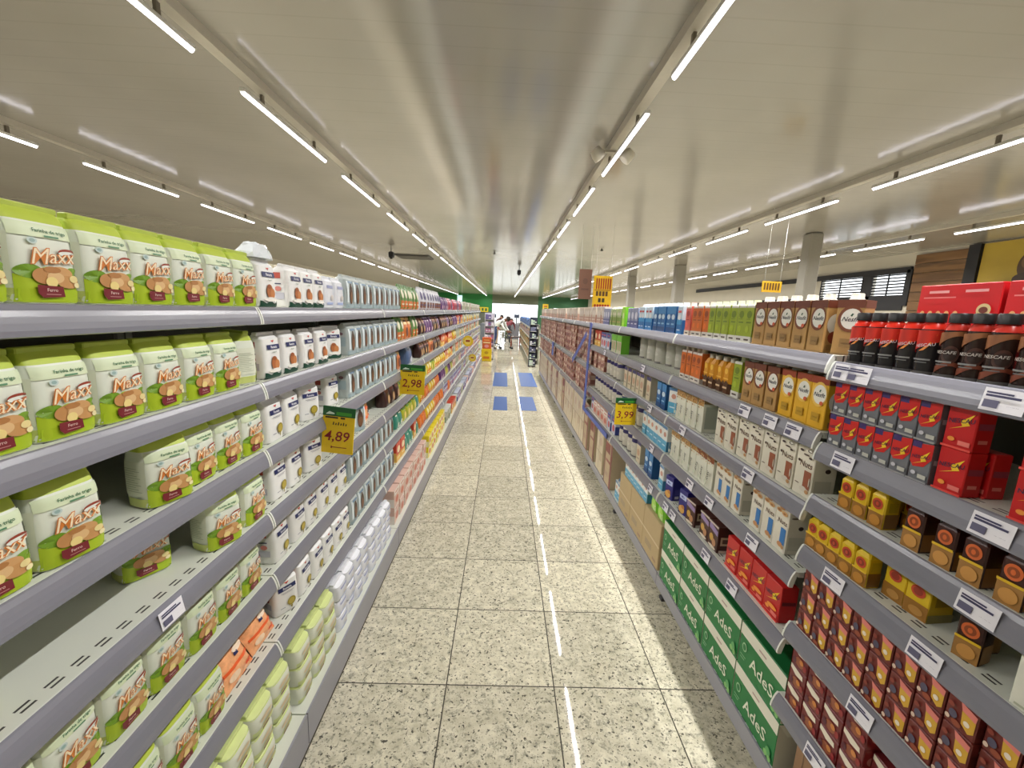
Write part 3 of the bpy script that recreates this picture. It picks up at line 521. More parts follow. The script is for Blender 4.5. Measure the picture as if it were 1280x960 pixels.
# ------------------------------------------------------------------ gondola bays
XL, XR = -.80, .965             # price-rail faces of the two runs
LZ = [1.70, 1.45, 1.215, .985, .745, .47]
RZ0 = [1.618, 1.374, 1.209, 1.039, .769, .501]
RZ = [1.635, 1.402, 1.170, .937, .693]
RZF = [1.635, 1.170, .800]          # the biscuit bays have fewer, taller shelves
def bay(side, y0, y1, zs, label, depth=.44, base_z=.155, tags=(), low=None):
    """one shelving bay: local frame faces +x with the price rail at x = 0"""
    root = empty('gondola_bay'); L = y1-y0
    put(root, XL if side == 'L' else XR, (y0+y1)/2, 0, 0 if side == 'L' else PI)
    tag(root, label, 'shelving', 'gondola bays on the left' if side == 'L' else 'gondola bays on the right')
    a, b = -L/2+.003, L/2-.003
    front = .10 if side == 'L' else -.035
    m = MB(); m.box(-depth-.03, -depth, a, b, .02, zs[0]+.10, M_BACK); link('back_panel', m.build('back_panel'), root)
    for y in (a+.012, b-.012):
        m = MB(); m.box(-depth-.028, -depth+.012, y-.012, y+.012, 0, zs[0]+.12, M_STEEL); link('upright', m.build('upright'), root)
    m = MB(); m.box(-depth+.013, front-.008, a, b, base_z-.03, base_z-.004, M_DECK); base = link('base_deck', m.build('base_deck'), root)
    m = MB()
    if side == 'L': m.box(front-.008, front, a, b, .015, base_z, M_KICK)
    else: m.box(front-.008, front, a, b, base_z-.079, base_z-.005, M_KICK)
    link('base_rail', m.build('base_rail'), base)
    if side == 'R':
        for y in (a, ):
            m = MB(); m.box(front-.09, front-.05, y+.0, y+.035, 0, base_z-.03, M_FOOT); m.box(front-.10, front-.03, y-.0, y+.04, 0, .02, M_FOOT); link('foot', m.build('foot'), root)
    for i, z in enumerate(zs):
        m = MB(); m.box(-depth+.013, -.010, a, b, z-.022, z-.004, M_DECK)
        m.box(-.010, -.003, a, b, z-.010, z-.0042, M_CAP)
        sh = link('shelf', m.build('shelf'), root)
        m = MB(); p = [(-.004, z-.002), (.0, z-.004), (.0055, z-.0135), (.0095, z-.0235), (.0130, z-.034), (.0155, z-.046), (.016, z-.056), (.012, z-.058), (.002, z-.058), (-.008, z-.012)]
        m.loft([[(x, a+.006, zz) for x, zz in p], [(x, b-.006, zz) for x, zz in p]], M_RAIL, False)
        rl = link('price_rail', m.build('price_rail'), sh)
        for y in (a, b-.006):
            m = MB(); m.loft([[(x+.0012, y, zz) for x, zz in p], [(x+.0012, y+.006, zz) for x, zz in p]], M_CAP, False); link('end_cap', m.build('end_cap'), sh)
        for y in (a+.02, b-.02):
            m = MB(); m.loft([[(-depth+.012, y-.004, z-.022), (-depth+.012, y-.004, z-.09), (-.05, y-.004, z-.034), (-.05, y-.004, z-.022)], [(-depth+.012, y+.004, z-.022), (-depth+.012, y+.004, z-.09), (-.05, y+.004, z-.034), (-.05, y+.004, z-.022)]], M_STEEL, False); link('bracket', m.build('bracket'), sh)
        for (si, yy) in tags:
            if si != i: continue
            yl = (yy-(y0+y1)/2)*(1 if side == 'L' else -1); w2 = .036
            m = MB(); q = lambda u, v: (.0115+.0075*(1-v), yl+u, z-.006-.044*(1-v))
            m.face([q(-w2, 0), q(w2, 0), q(w2, 1), q(-w2, 1)], M_TAG)
            def fn(u, v, e): p_ = q(u, v); return (p_[0]+.0008+e, p_[1], p_[2]+e*.3)
            m.prints([('r', -.42, .62, .38, .72, M_INK), ('r', -.42, .76, .2, .84, M_INK), ('r', -.42, .14, -.06, .48, mat((96, 94, 120), .5)), ('t', random.choice(['4,89', '3,99', '2,98']), .27, .3, .36, .28, 0, 0, M_INK)], w2*2, 1, fn, .0006)
            link('price_tag', m.build('price_tag'), sh)
    return root
LB = [-.02+1.41*i for i in range(11)]
RB = [1.06+1.135*(i-1)+.14 for i in range(11)]     # 0.065, 1.2, 2.335 ...
lab = lambda i, s: {0: 'nearest'}.get(i, ORD[i+1])
ltags = {0: [(3, .93)], 1: [], }
rtags = {0: [(0, 1.14), (0, 1.09), (0, .76), (1, 1.09), (1, .73), (2, .72), (3, .79), (3, 1.05), (4, .9), (5, 1.0)],
         1: [(1, 1.3), (1, 1.42), (1, 1.58), (2, 1.5), (2, 2.1), (3, 1.42), (3, 1.75), (3, 1.95), (4, 1.5), (4, 1.72), (4, 2.1), (4, 2.2)], 2: [(3, 2.5), (2, 2.6), (4, 2.45), (1, 2.8)], 3: [(1, 3.9)]}
for i in range(10):
    bay('L', LB[i], LB[i+1], LZ, f'grey steel shelving bay, {lab(i, 0)} of the ten along the flour side', tags=ltags.get(i, ()))
    bay('R', RB[i], RB[i+1], RZ0 if i == 0 else RZ if i < 4 else RZF, f'grey steel shelving bay, {lab(i, 1)} of the ten along the drinks side', tags=rtags.get(i, ()), base_z=.17)

# the other face of the flour gondola: its shelves look into the next aisle and carry unseen boxes added on top to block lamplight
for i in range(10):
    root = empty('gondola_bay'); put(root, -1.275, (LB[i]+LB[i+1])/2, 0); tag(root, f'back of the flour gondola, {lab(i, 0)} bay of ten facing the next aisle', 'shelving', 'back bays of the flour gondola'); hl = .702
    m = MB(); m.box(-.5, .0, -hl, hl, .10, .13, M_DECK); m.box(-.508, -.5, -hl, hl, .0, .15, M_KICK); link('base_deck', m.build('base_deck'), root)
    for z in LZ:
        m = MB(); m.box(-.44, 0, -hl, hl, z-.022, z-.004, M_DECK); m.box(-.45, -.44, -hl+.004, hl-.004, z-.055, z, M_RAIL); link('shelf', m.build('shelf'), root)
# ------------------------------------------------------------------ stocking the shelves
SHN = ['top shelf', 'second shelf', 'third shelf', 'fourth shelf', 'fifth shelf', 'lowest shelf', 'base deck']
cnt = {}
def bayi(side, y):
    b = LB if side == 'L' else RB
    for i in range(10):
        if y < b[i+1]: return i
    return 9
def deckz(side, b, s):
    if s == 6: return .155-.004 if side == 'L' else .17-.004
    zs = LZ if side == 'L' else (RZ0 if b == 0 else RZ if b < 4 else RZF)
    return zs[s]-.004
def item(side, s, key, y, dx=.02, yaw=0, dz=0, pre='', where=None):
    """one product on shelf s of the bay at y; dx = how far its front stands behind the rail"""
    b = bayi(side, y); z = deckz(side, b, s)+dz+.0003
    if side == 'L': x = (XL if s < 6 else -.715)-dx; ya = yaw
    else: x = (XR if s < 6 else .995)+dx; ya = PI+yaw
    k = KIND[key]; kk = (side, s, b, pre); cnt[kk] = cnt.get(kk, 0)+1
    d = (pre+' ' if pre else '')+k['desc']
    n = cnt[kk]
    bn = (ORD[b+1] if b else 'first')
    label = f"{d}, {ORD[min(n, 30)]} along the {SHN[s]}, {bn} {'flour side' if side == 'L' else 'drinks side'} bay"
    return spawn(key, x, y, z, ya, label, f"{k['group']}, {SHN[s]}, {bn} {'flour' if side == 'L' else 'drinks'} bay")
rj = random.Random(11)
def run(side, s, key, y0, n, pitch=None, layers=1, dx=.02, jit=1, pre=None):
    k = KIND[key]; p = pitch or k['w']*1.02
    names = {1: [''], 2: ['lower', 'upper'], 3: ['lower', 'middle', 'upper']}[layers]
    for l in range(layers):
        for i in range(n):
            slack = max(0, p-k['w'])*.4
            item(side, s, key, y0+p*(i+.5)+rj.uniform(-1, 1)*slack*jit, dx+rj.uniform(0, .007)*jit, rj.uniform(-.03, .03)*jit*(1 if p > k['w']*1.03 else .4), l*(k['h']+.002), pre if pre is not None else names[l])
def fill(side, s, keys, y0, y1, layers=1, dx=.025):
    """alternate blocks of goods until the stretch is full"""
    y = y0; i = 0
    while True:
        key = keys[i % len(keys)]; k = KIND[key]; p = k['w']*1.05; n = rj.randint(2, 4)
        n = min(n, int((y1-y)/p))
        if n < 1:
            break
        for l in range(layers):
            for j in range(n): item(side, s, key, y+p*(j+.5), dx+rj.uniform(0, .012), rj.uniform(-.04, .04), l*(k['h']+.002), '' if layers == 1 else ['lower', 'upper'][l] if layers == 2 else ['bottom', 'second', 'third', 'fourth'][l]+' layer')
        y += p*n; i += 1

# ---- flour side
run('L', 0, 'flour', .50, 8, .1185); 
run('L', 0, 'white', 1.452, 1); run('L', 0, 'white', 1.655, 3, .104); run('L', 0, 'filmtop', 1.99, 2, .112); run('L', 0, 'pale', 2.235, 10, .1165)
run('L', 1, 'flour', .50, 7, .1185); item('L', 1, 'flour', 1.432, .07, 1.2)
run('L', 1, 'white', 1.45, 4, .138); item('L', 1, 'white', 2.12, .05, -.5, 0); run('L', 1, 'pale', 2.25, 9, .116)
item('L', 2, 'flour', .52); item('L', 2, 'flour', .638, .015, -.05); item('L', 2, 'flour', .76, .008, -.16); item('L', 2, 'flour', .835, .15, -.1, 0, 'rear')
item('L', 2, 'flour', 1.005, .012, -.3); run('L', 2, 'flour', 1.08, 3, .117)
run('L', 2, 'wheat', 1.45, 2, .125); item('L', 2, 'wheat', 1.80, .03, -.45); item('L', 2, 'wheat', 2.10, .05, -.2); run('L', 2, 'pale', 2.25, 9, .116)
item('L', 3, 'flour', .60, .10, -.1); item('L', 3, 'flour', 1.035, .12, -.5, 0, 'rear'); item('L', 3, 'flour', 1.19, .015, -.35); item('L', 3, 'flour', 1.345, .012)
run('L', 3, 'wheat', 1.452, 2, .13); item('L', 3, 'wheat', 1.80, .02, -.3); item('L', 3, 'pale', 2.42, .03, -.45); item('L', 3, 'pale', 2.72, .12, -.3)
run('L', 4, 'flour', .42, 8, .1195); run('L', 4, 'wheat', 1.45, 1); run('L', 4, 'wheat', 1.585, 5, .122); run('L', 4, 'pale', 2.23, 8, .118)
run('L', 5, 'flour', .55, 5, .1195); item('L', 5, 'wheat', 1.55, .04, -.5); run('L', 5, 'wheat', 1.63, 5, .118); run('L', 5, 'pale', 2.24, 8, .118)
run('L', 6, 'flourwrap', .78, 5, .122, 3, .03); run('L', 6, 'flourwrap', 1.42, 3, .122, 3, .02)
run('L', 6, 'film', 1.80, 4, .114, 3, .015); run('L', 6, 'film', 2.27, 4, .114, 3, .012)
# further flour-side bays
def far(s, keys, y0, y1, layers=1, dx=.025, side='L'): fill(side, s, keys, y0, y1, layers, dx)
far(0, ['gpack'], 3.42, 4.19); far(1, ['gpack', 'ocake'], 3.32, 4.19); far(2, ['ocake'], 3.32, 3.60); far(2, ['bluebag'], 3.70, 4.05); far(3, ['dark', 'yelgreen'], 3.0, 4.19); far(4, ['teal', 'yelgreen'], 3.25, 4.19)
far(5, ['redbox', 'teal'], 3.25, 4.19); far(6, ['pinkbox'], 2.84, 4.19, 2, .02)
far(0, ['silver'], 4.23, 5.6); far(1, ['dark', 'purple'], 4.23, 5.6); far(2, ['dark', 'ocake'], 4.23, 5.6); far(3, ['yelgreen', 'yel'], 4.23, 5.6); far(4, ['yel', 'orng'], 4.23, 5.6); far(5, ['orng', 'yel'], 4.23, 5.6); far(6, ['yellowtray'], 4.23, 5.6, 2)
far(0, ['purple', 'pinkred'], 5.65, 7.0); far(1, ['dark', 'purple'], 5.65, 7.0); far(2, ['redbox', 'orng'], 5.65, 7.0); far(3, ['yel', 'redbox'], 5.65, 7.0); far(4, ['purple', 'yelgreen'], 5.65, 7.0); far(5, ['orng', 'bluebox'], 5.65, 7.0); far(6, ['whitebox', 'redbox'], 5.65, 7.0)
far(0, ['pinkred', 'purple'], 7.06, 8.42); far(1, ['purple', 'redbox'], 7.06, 8.42); far(2, ['yel', 'whitebox'], 7.06, 8.42); far(3, ['whitebox', 'redbox'], 7.06, 8.42); far(4, ['pinkbox', 'whitebox'], 7.06, 8.42); far(5, ['bluebox'], 7.06, 8.42); far(6, ['bluebox', 'whitebox'], 7.06, 8.42)
for bi in range(6, 10):
    a, c = LB[bi]+.03, LB[bi+1]-.02
    for s, ks in enumerate((['whitebox', 'clear'], ['whitebox', 'yel'], ['whitebox', 'redbox'], ['whitebox', 'bluebox'], ['bluebox', 'pinkbox'], ['whitebox', 'bluebox'], ['bluebox', 'pinkbox'])): far(s, ks, a, c)

for i in range(48):
    m_ = KIND.get('tallbox')
    if m_ is None: kind('tallbox', 'unseen_box', 'unseen tall cream box', 'box', 'unseen tall cream boxes', .29, .235, carton('unseen_box', .286, .30, .235, (214, 204, 176), [('r', -.4, .2, .4, .5, (196, 120, 60)), ('e', 0, .7, .3, .14, (120, 60, 40))]))
    spawn('tallbox', -1.685, .12+.292*i, 1.697, PI, f'unseen tall cream box on top of the back of the flour gondola, {ORD[i+1] if i < 30 else str(i+1)+"th"} along', 'unseen tall cream boxes behind the flour')  # unseen boxes, added to keep the lamp line behind off the aisle floor
# ---- drinks side, nearest bay
for i in range(12): item('R', 0, 'redbottle' if i >= 7 else 'coffeebottle', .62+.0485*i, .008, rj.uniform(-.15, .15))
for i in range(4): item('R', 0, 'redtray', .455+.21*i, .20, 0, 0, 'rear')
for l, pre in ((0, 'lower'), (1, 'upper')):
    item('R', 1, 'chocred', .70, .012, .05, l*.0985, pre); item('R', 1, 'chocred', .845, .012, 0, l*.0985, pre)
    for i in range(6): item('R', 1, 'chocgrey', .905+.0505*i, .006, 0, l*.095, pre)
for i, y in enumerate((.84, .90)): item('R', 1, 'chocred', y, .06+.02*i, 0, 0, 'rear')
for i in range(3): item('R', 1, 'chocred', .60+.075*i, .16, .1, 0, 'far rear')
for y in (.64, .70, .768, .825, .895): item('R', 2, 'browncap', y, .012, .08)
for y in (.62, .68, .74, .80, .86): item('R', 2, 'browncap', y, .065, 0, 0, 'rear')
for y in (1.0, 1.052, 1.10): item('R', 2, 'yellowcap', y, .02, .06)
for i, y in enumerate((.98, 1.03)): item('R', 2, 'yellowcap', y, .09, 0, 0, 'rear')
item('R', 3, 'soyade', .615, .012, .1); item('R', 3, 'browncap', .755, .03, .3); item('R', 3, 'browncap', .79, .085, .1, 0, 'rear')
item('R', 3, 'yellowbox', .885, .05, .1); item('R', 3, 'yellowbox', .944, .05, .05)
for y in (1.005, 1.052, 1.098, 1.142, 1.183): item('R', 3, 'yellowcap', y, .012, .08)
for l, pre in enumerate(('lower', 'middle', 'upper')):
    for i in range(10): item('R', 4, 'choco', .595+.0615*i, .008 if i > 1 else .02, 0, l*.068, pre)
for l, pre in enumerate(('lower', 'middle', 'upper')):
    for i in range(6):
        if l == 2 and i < 2: continue
        item('R', 5, 'fruit', .78+.0715*i, .010 if i > 1 else .03, 0, l*.0715, pre)
item('R', 6, 'woodcase', .99, .045); item('R', 6, 'woodcase', .62, .045)
# second bay
item('R', 0, 'oatbrown', 1.232, .05, .5); run('R', 0, 'oatbrown', 1.29, 5, .0735); run('R', 0, 'green', 1.665, 6, .0605); run('R', 0, 'orange', 2.035, 3, .060); run('R', 0, 'pink', 2.23, 1)
run('R', 1, 'oatyellow', 1.222, 3, .0765); run('R', 1, 'oatbrown', 1.462, 3, .0735); run('R', 1, 'green', 1.70, 1); run('R', 1, 'amber', 1.78, 4, .066); run('R', 1, 'orange', 2.05, 4, .0605)
run('R', 2, 'nutbrown', 1.228, 7, .0885); run('R', 2, 'soy', 1.98, 5, .063)
run('R', 3, 'nutblue', 1.30, 3, .0725); run('R', 3, 'nutblue', 1.585, 3, .0725); run('R', 3, 'soyred', 1.81, 3, .0625); run('R', 3, 'soy', 2.0, 5, .0625)
run('R', 4, 'choclarge', 1.275, 4, .0885); run('R', 4, 'cookiebrown', 1.70, 2, .088); item('R', 4, 'cookiebrown', 1.965, .015, .1); item('R', 4, 'cookieblue', 2.07, .02, .15); item('R', 4, 'cookieblue', 2.26, .02, .2)
for i, y in enumerate((1.348, 1.624, 1.900, 2.176)):
    for l, pre in enumerate(('lower', 'upper')): item('R', 6, 'adescase', y, .012, 0, l*.1845, pre)
# third bay
run('R', 0, 'bluemilk', 2.345, 1); run('R', 0, 'deepblue', 2.43, 5, .0735); run('R', 0, 'bluemilk', 2.82, 4, .0735); run('R', 0, 'lilac', 3.13, 3, .086)
for i in range(3): item('R', 1, 'tub', 2.48+.15*i, .13)
for i in range(3): item('R', 1, 'tub', 2.93+.17*i, .11)
item('R', 2, 'skymilk', 2.395, .045, .4); run('R', 2, 'deepblue', 2.44, 2, .085); run('R', 2, 'creamcarton', 2.72, 1); run('R', 2, 'creamcarton', 2.84, 5, .1)
run('R', 3, 'skymilk', 2.36, 6, .0745); run('R', 3, 'navytub', 2.85, 4, .14)
run('R', 4, 'skymilk', 2.36, 1); run('R', 4, 'deepblue', 2.52, 2, .1); run('R', 4, 'creamcarton', 2.80, 1); run('R', 4, 'navytub', 2.92, 4, .12)
for i, y in enumerate((2.50, 2.80, 3.10)): item('R', 6, 'boardcase', y, .01)
run('R', 6, 'greenpouch', 2.36, 2, .125)
for o_ in list(S.objects):
    if o_.get('category') == 'pouch': o_.location.z += .302*K
cnt_keep = dict(cnt)
for i in range(7): item('R', 6, 'skymilk', 2.69+.0745*i, .02, 0, .302, 'upper')
item('R', 6, 'skymilk', 3.32, .03); item('R', 6, 'skymilk', 3.40, .03)
# further drinks-side bays
run('R', 0, 'limebox', 3.475, 1); run('R', 0, 'greenmilk', 3.57, 5, .0765); run('R', 0, 'lilac', 3.97, 3, .086); far(0, ['clear'], 4.25, 4.6, side='R')
run('R', 1, 'greenbox', 3.50, 4, .084); far(1, ['bluebox', 'redbox'], 3.9, 4.6, side='R'); run('R', 2, 'navytub', 3.5, 4, .12); far(2, ['blush'], 4.05, 4.6, 2, side='R')
run('R', 3, 'navytub', 3.5, 8, .12, dx=.03); far(4, ['bluebox', 'pinkbox'], 3.5, 4.6, side='R')
for y in (3.66, 4.02, 4.38): item('R', 6, 'maroonbox' if y != 4.02 else 'creamwrap', y, .01)
for bi in range(4, 10):
    a, c = RB[bi]+.02, RB[bi+1]-.01
    for s, ks in enumerate((['clear'], ['blush', 'blushred'], ['blushred', 'blush'])): far(s, ks, a, c, (1, 4, 3)[s], side='R')
    for j in range(4): item('R', 6, 'creamtall' if (j+bi) % 4 else 'maroontall', a+.13+.27*j, .012)

# ------------------------------------------------------------------ single things on the shelves
def orange_bag(label, x, y, z, yaw, tilt, h=.17):
    mb = MB(); W, H = .075, h; n = 10; g = []
    for j in range(n+1):
        for i in range(n+1):
            u, v = i/n*2-1, j/n*2-1; b = .03*(1-u**4)*(1-v**4)+.0015*math.sin(9*u+4*v)
            g.append((b, u*W, (v+1)/2*H))
    fs = [(j*(n+1)+i, j*(n+1)+i+1, (j+1)*(n+1)+i+1, (j+1)*(n+1)+i) for j in range(n) for i in range(n)]
    mb.faces(g, fs, mat((246, 176, 124), .25, vary=.16, vscale=60), True); mb.faces([(-p[0]*.8, p[1], p[2]) for p in g], fs, mat((232, 132, 70), .3, vary=.1, vscale=60), True)
    def fn(u, v, e): a, b = u/W, v/H*2-1; return (.03*(1-a**4)*(1-b**4)+.0015*math.sin(9*a+4*b)+e, u, v)
    mb.prints([('r', -.44, .66, .1, .76, (226, 84, 40)), ('r', -.44, .30, .44, .36, (236, 98, 44)), ('r', -.3, .86, .02, .95, (34, 40, 84)), ('e', .2, .56, .2, .07, (246, 222, 196)), ('e', -.22, .18, .16, .07, (246, 214, 180)), ('r', .0, .45, .12, .52, (40, 44, 90)), ('r', .15, .12, .44, .17, (222, 74, 34))], W*2, H, fn, .0022)
    o = link('cassava_bag', mb.build('cassava_bag')); put(o, x, y, z, yaw); o.rotation_euler = (0, tilt, yaw); tag(o, label, 'bag', 'orange bags on the flour side'); return o
orange_bag('orange and white bag lying at the front of the lowest shelf, near green flour packs', -.84, 1.235, .469, .05, -.55)
orange_bag('second orange bag lying on the lowest shelf, behind the first toward the white packs', -.85, 1.393, .469, .03, -.55, .16)
orange_bag('orange bag standing between pale blue packs on the fourth shelf', -.86, 2.58, .983, .2, -.1, .15)
# crumpled film on the first white pack, blue pouch on the red boxes
mb = MB()
def lump(cx, cy, z0, ax, ay, h, m, sd):
    r = random.Random(sd); n, k = 14, 5
    rg = [[(cx+ax*math.cos(2*PI*i/n)*math.cos(PI/2*j/k)*(1+r.uniform(-.12, .12)), cy+ay*math.sin(2*PI*i/n)*math.cos(PI/2*j/k)*(1+r.uniform(-.12, .12)), z0+h*math.sin(PI/2*j/k)*(1+r.uniform(-.08, .08)*(j > 0))) for i in range(n)] for j in range(k)]
    mb.loft(rg, m, False)
lump(0, 0, 0, .05, .075, .055, mat((226, 232, 236), .15, vary=.04), 2)
o = link('plastic_film', mb.build('plastic_film')); put(o, -.868, 1.515, 1.70+.161); tag(o, 'crumpled clear film lying on top of the first white flour pack, top shelf', 'plastic film')
mb = MB(); lump(0, 0, 0, .045, .06, .028, mat((44, 80, 196), .25, vary=.06), 5); mb.prints([('r', -.3, -.1, .3, .1, (206, 220, 246))], .08, .06, lambda u, v, e: (.012+e, u, .027+v*.2), .001)
o = link('wafer_pouch', mb.build('wafer_pouch')); put(o, 1.235, .86, 1.618+.2195); tag(o, 'blue pouch lying on top of the long red boxes behind the bottles', 'pouch')

# ------------------------------------------------------------------ price signs
def price_sign(x, y, ztop, w, h, txt, label, yaw=0, tilt=0):
    root = empty('price_sign'); put(root, x, y, ztop); root.rotation_euler = (0, tilt, yaw); tag(root, label, 'sign', 'yellow price signs on the shelf edges')
    Y = mat((226, 190, 20), .4, vary=.05, vscale=30)
    def fn(u, v, e): return (u, -.003-e, v-h)
    m = MB(); m.rbox(-w/2, w/2, -.003, .003, -h, -h*.18, Y, .001)
    ink = mat((132, 20, 34), .5); blk = mat((58, 44, 20), .5)
    sp = [('t', txt, -.02, .36, .34, .80, 0, .12, ink), ('r', -.16, .13, .30, .145, ink), ('r', -.2, .11, -.16, .16, ink)]
    for i, (a, b) in enumerate(((-.42, -.02), (.06, .2))): sp.append(('r', a, .755, b, .79, blk))
    for i in range(6): sp.append(('p', [(-.18+.08*i, .62), (-.16+.08*i, .69-.02*(i % 2)), (-.13+.08*i, .68-.02*(i % 2)), (-.14+.08*i, .62)], blk))
    m.prints(sp, w, h, fn, .0006); link('card', m.build('card'), root)
    m = MB(); m.rbox(-w/2-.001, w/2+.001, -.004, .004, -h*.2, 0, mat((18, 84, 38), .35), .001)
    m.prints([('p', [(-.40, .85), (-.30, .90), (-.14, .87), (-.14, .845), (-.40, .835)], (206, 222, 206)), ('r', -.08, .83, .40, .90, (62, 146, 44))], w, h, lambda u, v, e: (u, -.004-e, v-h), .0006)
    link('header_strip', m.build('header_strip'), root)
    m = MB(); m.tube([(-w/2 if x < 0 else w/2, .006, -.01), (-w/2 if x < 0 else w/2, .006, -.07)], .004, mat((206, 210, 206), .3)); link('clip', m.build('clip'), root)
    return root
price_sign(-.722, 1.85, 1.262, .142, .218, '4,89', 'yellow 4,89 price sign with green header on the white flour shelves', 0, .09)
price_sign(-.695, 3.25, 1.275, .19, .235, '2,98', 'yellow 2,98 price sign with green header, beyond the pale blue packs', 0, .03)
price_sign(.885, 2.88, 1.15, .15, .195, '3,99', 'yellow 3,99 price sign with green header on the drinks side', 0, 0)
# hanging cards over the aisle beyond the drinks shelves
def hanging_card(x, y, z0, z1, w, c, bars, label, ceil=3.36):
    root = empty('hanging_sign'); put(root, x, y, 0); tag(root, label, 'sign', 'cards hung from the ceiling')
    m = MB(); m.rbox(-w/2, w/2, -.004, .004, z0, z1, mat(c, .5, vary=.05), .001)
    m.prints(bars, w, z1-z0, lambda u, v, e: (u, -.004-e, z0+v), .0008); link('card', m.build('card'), root)
    for s in (-1, 1):
        m = MB(); m.tube([(s*w*.4, 0, z1), (s*w*.4, 0, ceil)], .002, mat((200, 200, 196), .3), 6); link('hanging_wire', m.build('hanging_wire'), root)
RI = (150, 40, 30)
vb = [('r', -.36+.12*i, .62, -.29+.12*i, .93, RI) for i in range(7)]+[('r', -.42, .58, .42, .60, (120, 60, 20))]+[('r', -.34+.17*i, .42, -.22+.17*i, .56, (90, 60, 30)) for i in range(4)]+[('r', -.2+.2*i, .24, -.06+.2*i, .36, (60, 50, 30)) for i in range(2)]+[('r', -.40+.14*i, .05, -.30+.14*i, .18, RI) for i in range(6)]
hanging_card(1.86, 8.2, 1.80, 2.45, .36, (222, 178, 24), vb, 'yellow card with red bars hung over the drinks shelves')
hanging_card(1.50, 8.1, 2.0, 2.55, .24, (98, 66, 50), [('r', -.3, .3, .3, .36, (80, 50, 40)), ('e', 0, .6, .2, .1, (84, 56, 44))], 'brown card hanging beside the yellow card over the drinks shelves')
hanging_card(4.0, 6.4, 2.16, 2.32, .30, (206, 160, 30), [('r', -.4+.14*i, .2, -.31+.14*i, .85, (90, 60, 20)) for i in range(6)], 'small dark yellow card hung beyond the oat drink cartons')

hanging_card(-2.15, 20.4, 1.95, 2.35, .24, (176, 216, 226), [('r', -.3, .3, .3, .7, (226, 240, 244))], 'small pale blue card hanging beyond the end of the flour side')
def shelf_card(x, y, z, d, label):
    root = empty('price_sign'); put(root, x, y, z); tag(root, label, 'sign', 'round yellow cards on the flour side'); n = 20
    m = MB(); m.loft([[(d/2*math.cos(2*PI*i/n), yy, d/2*math.sin(2*PI*i/n)) for i in range(n)] for yy in (-.003, .003)], mat((222, 190, 30), .4), False)
    m.prints([('e', 0, 0, .32, .32, (236, 214, 110)), ('r', -.2, -.08, .2, .1, (150, 60, 30))], d, d, lambda u, v, e: (u, -.003-e, v), .001); link('card', m.build('card'), root)
    m = MB(); m.box(-d/2-.03, -d/2+.03, -.004, .004, -.006, .006, mat((206, 210, 206), .3)); link('clip', m.build('clip'), root)
shelf_card(-.665, 7.9, 1.13, .20, 'upper round yellow card sticking out from the far flour side shelves')
shelf_card(-.675, 9.3, .66, .17, 'lower round yellow card sticking out from the far flour side shelves')
# ------------------------------------------------------------------ blue tape on the drinks side
def strap(pts, w, label):
    m = MB()
    for a, b in zip(pts, pts[1:]):
        A, B = Vector(a), Vector(b); d = (B-A).normalized(); u = Vector((1, 0, 0)).cross(d).normalized()*w/2; t = Vector((.002, 0, 0))
        q = [A-u, A+u, B+u, B-u]; m.faces([tuple(p-t) for p in q]+[tuple(p+t) for p in q], [(0, 1, 2, 3), (7, 6, 5, 4), (0, 4, 5, 1), (1, 5, 6, 2), (2, 6, 7, 3), (3, 7, 4, 0)], mat((60, 88, 180), .4, vary=.06))
    o = link('blue_strap', m.build('blue_strap')); tag(o, label, 'strap', 'blue straps on the drinks shelves'); return o
strap([(.948, 4.60, 1.63), (.948, 4.66, .68)], .10, 'blue strap running down the shelf edges at the start of the biscuits')
strap([(.941, 3.55, .665), (.941, 4.70, .665)], .045, 'blue strap lying along the fifth shelf edge under the navy banded tubs')
strap([(.936, 4.75, 1.5), (.936, 5.6, 1.1)], .06, 'blue strap slanting across the first biscuit bay')
for i, z in enumerate((1.115, .985)):
    m = MB(); m.rbox(-.006, 0, -.10, .10, -.06, .06, mat((44, 92, 190), .4), .002); o = link('blue_card', m.build('blue_card')); put(o, .945, 7.95, z)
    tag(o, ('upper' if i == 0 else 'lower')+' of two blue cards on the biscuit shelf edges', 'card', 'blue cards on the biscuit shelves')
# blue floor markers
for nm, (x0, x1, y0, y1) in (('near pair, toward the flour', (-.14, .115, 7.15, 8.33)), ('near pair, toward the drinks', (.355, .64, 7.2, 8.4)), ('far pair, toward the flour', (-.21, .135, 9.5, 11.65)), ('far pair, toward the drinks', (.45, .835, 9.6, 11.8))):
    m = MB(); m.rbox(x0, x1, y0, y1, .0002, .003, mat((38, 84, 152), .55, vary=.03), .001); o = link('floor_marker', m.build('floor_marker'))
    tag(o, 'blue floor marker, '+nm, 'floor marker', 'blue floor markers')

# ------------------------------------------------------------------ the room
CZ = 3.36
def slab(x0, x1, y0, y1, z0, z1, m): b = MB(); b.box(x0, x1, y0, y1, z0, z1, m); return b
X0, X1, Y0, Y1 = -9.2, 9.0, -5.0, 46.0
m = MB(); m.box(-12, 12, Y0, 60, -.05, 0, granite()); fl = structure('floor', m.build('floor')); 
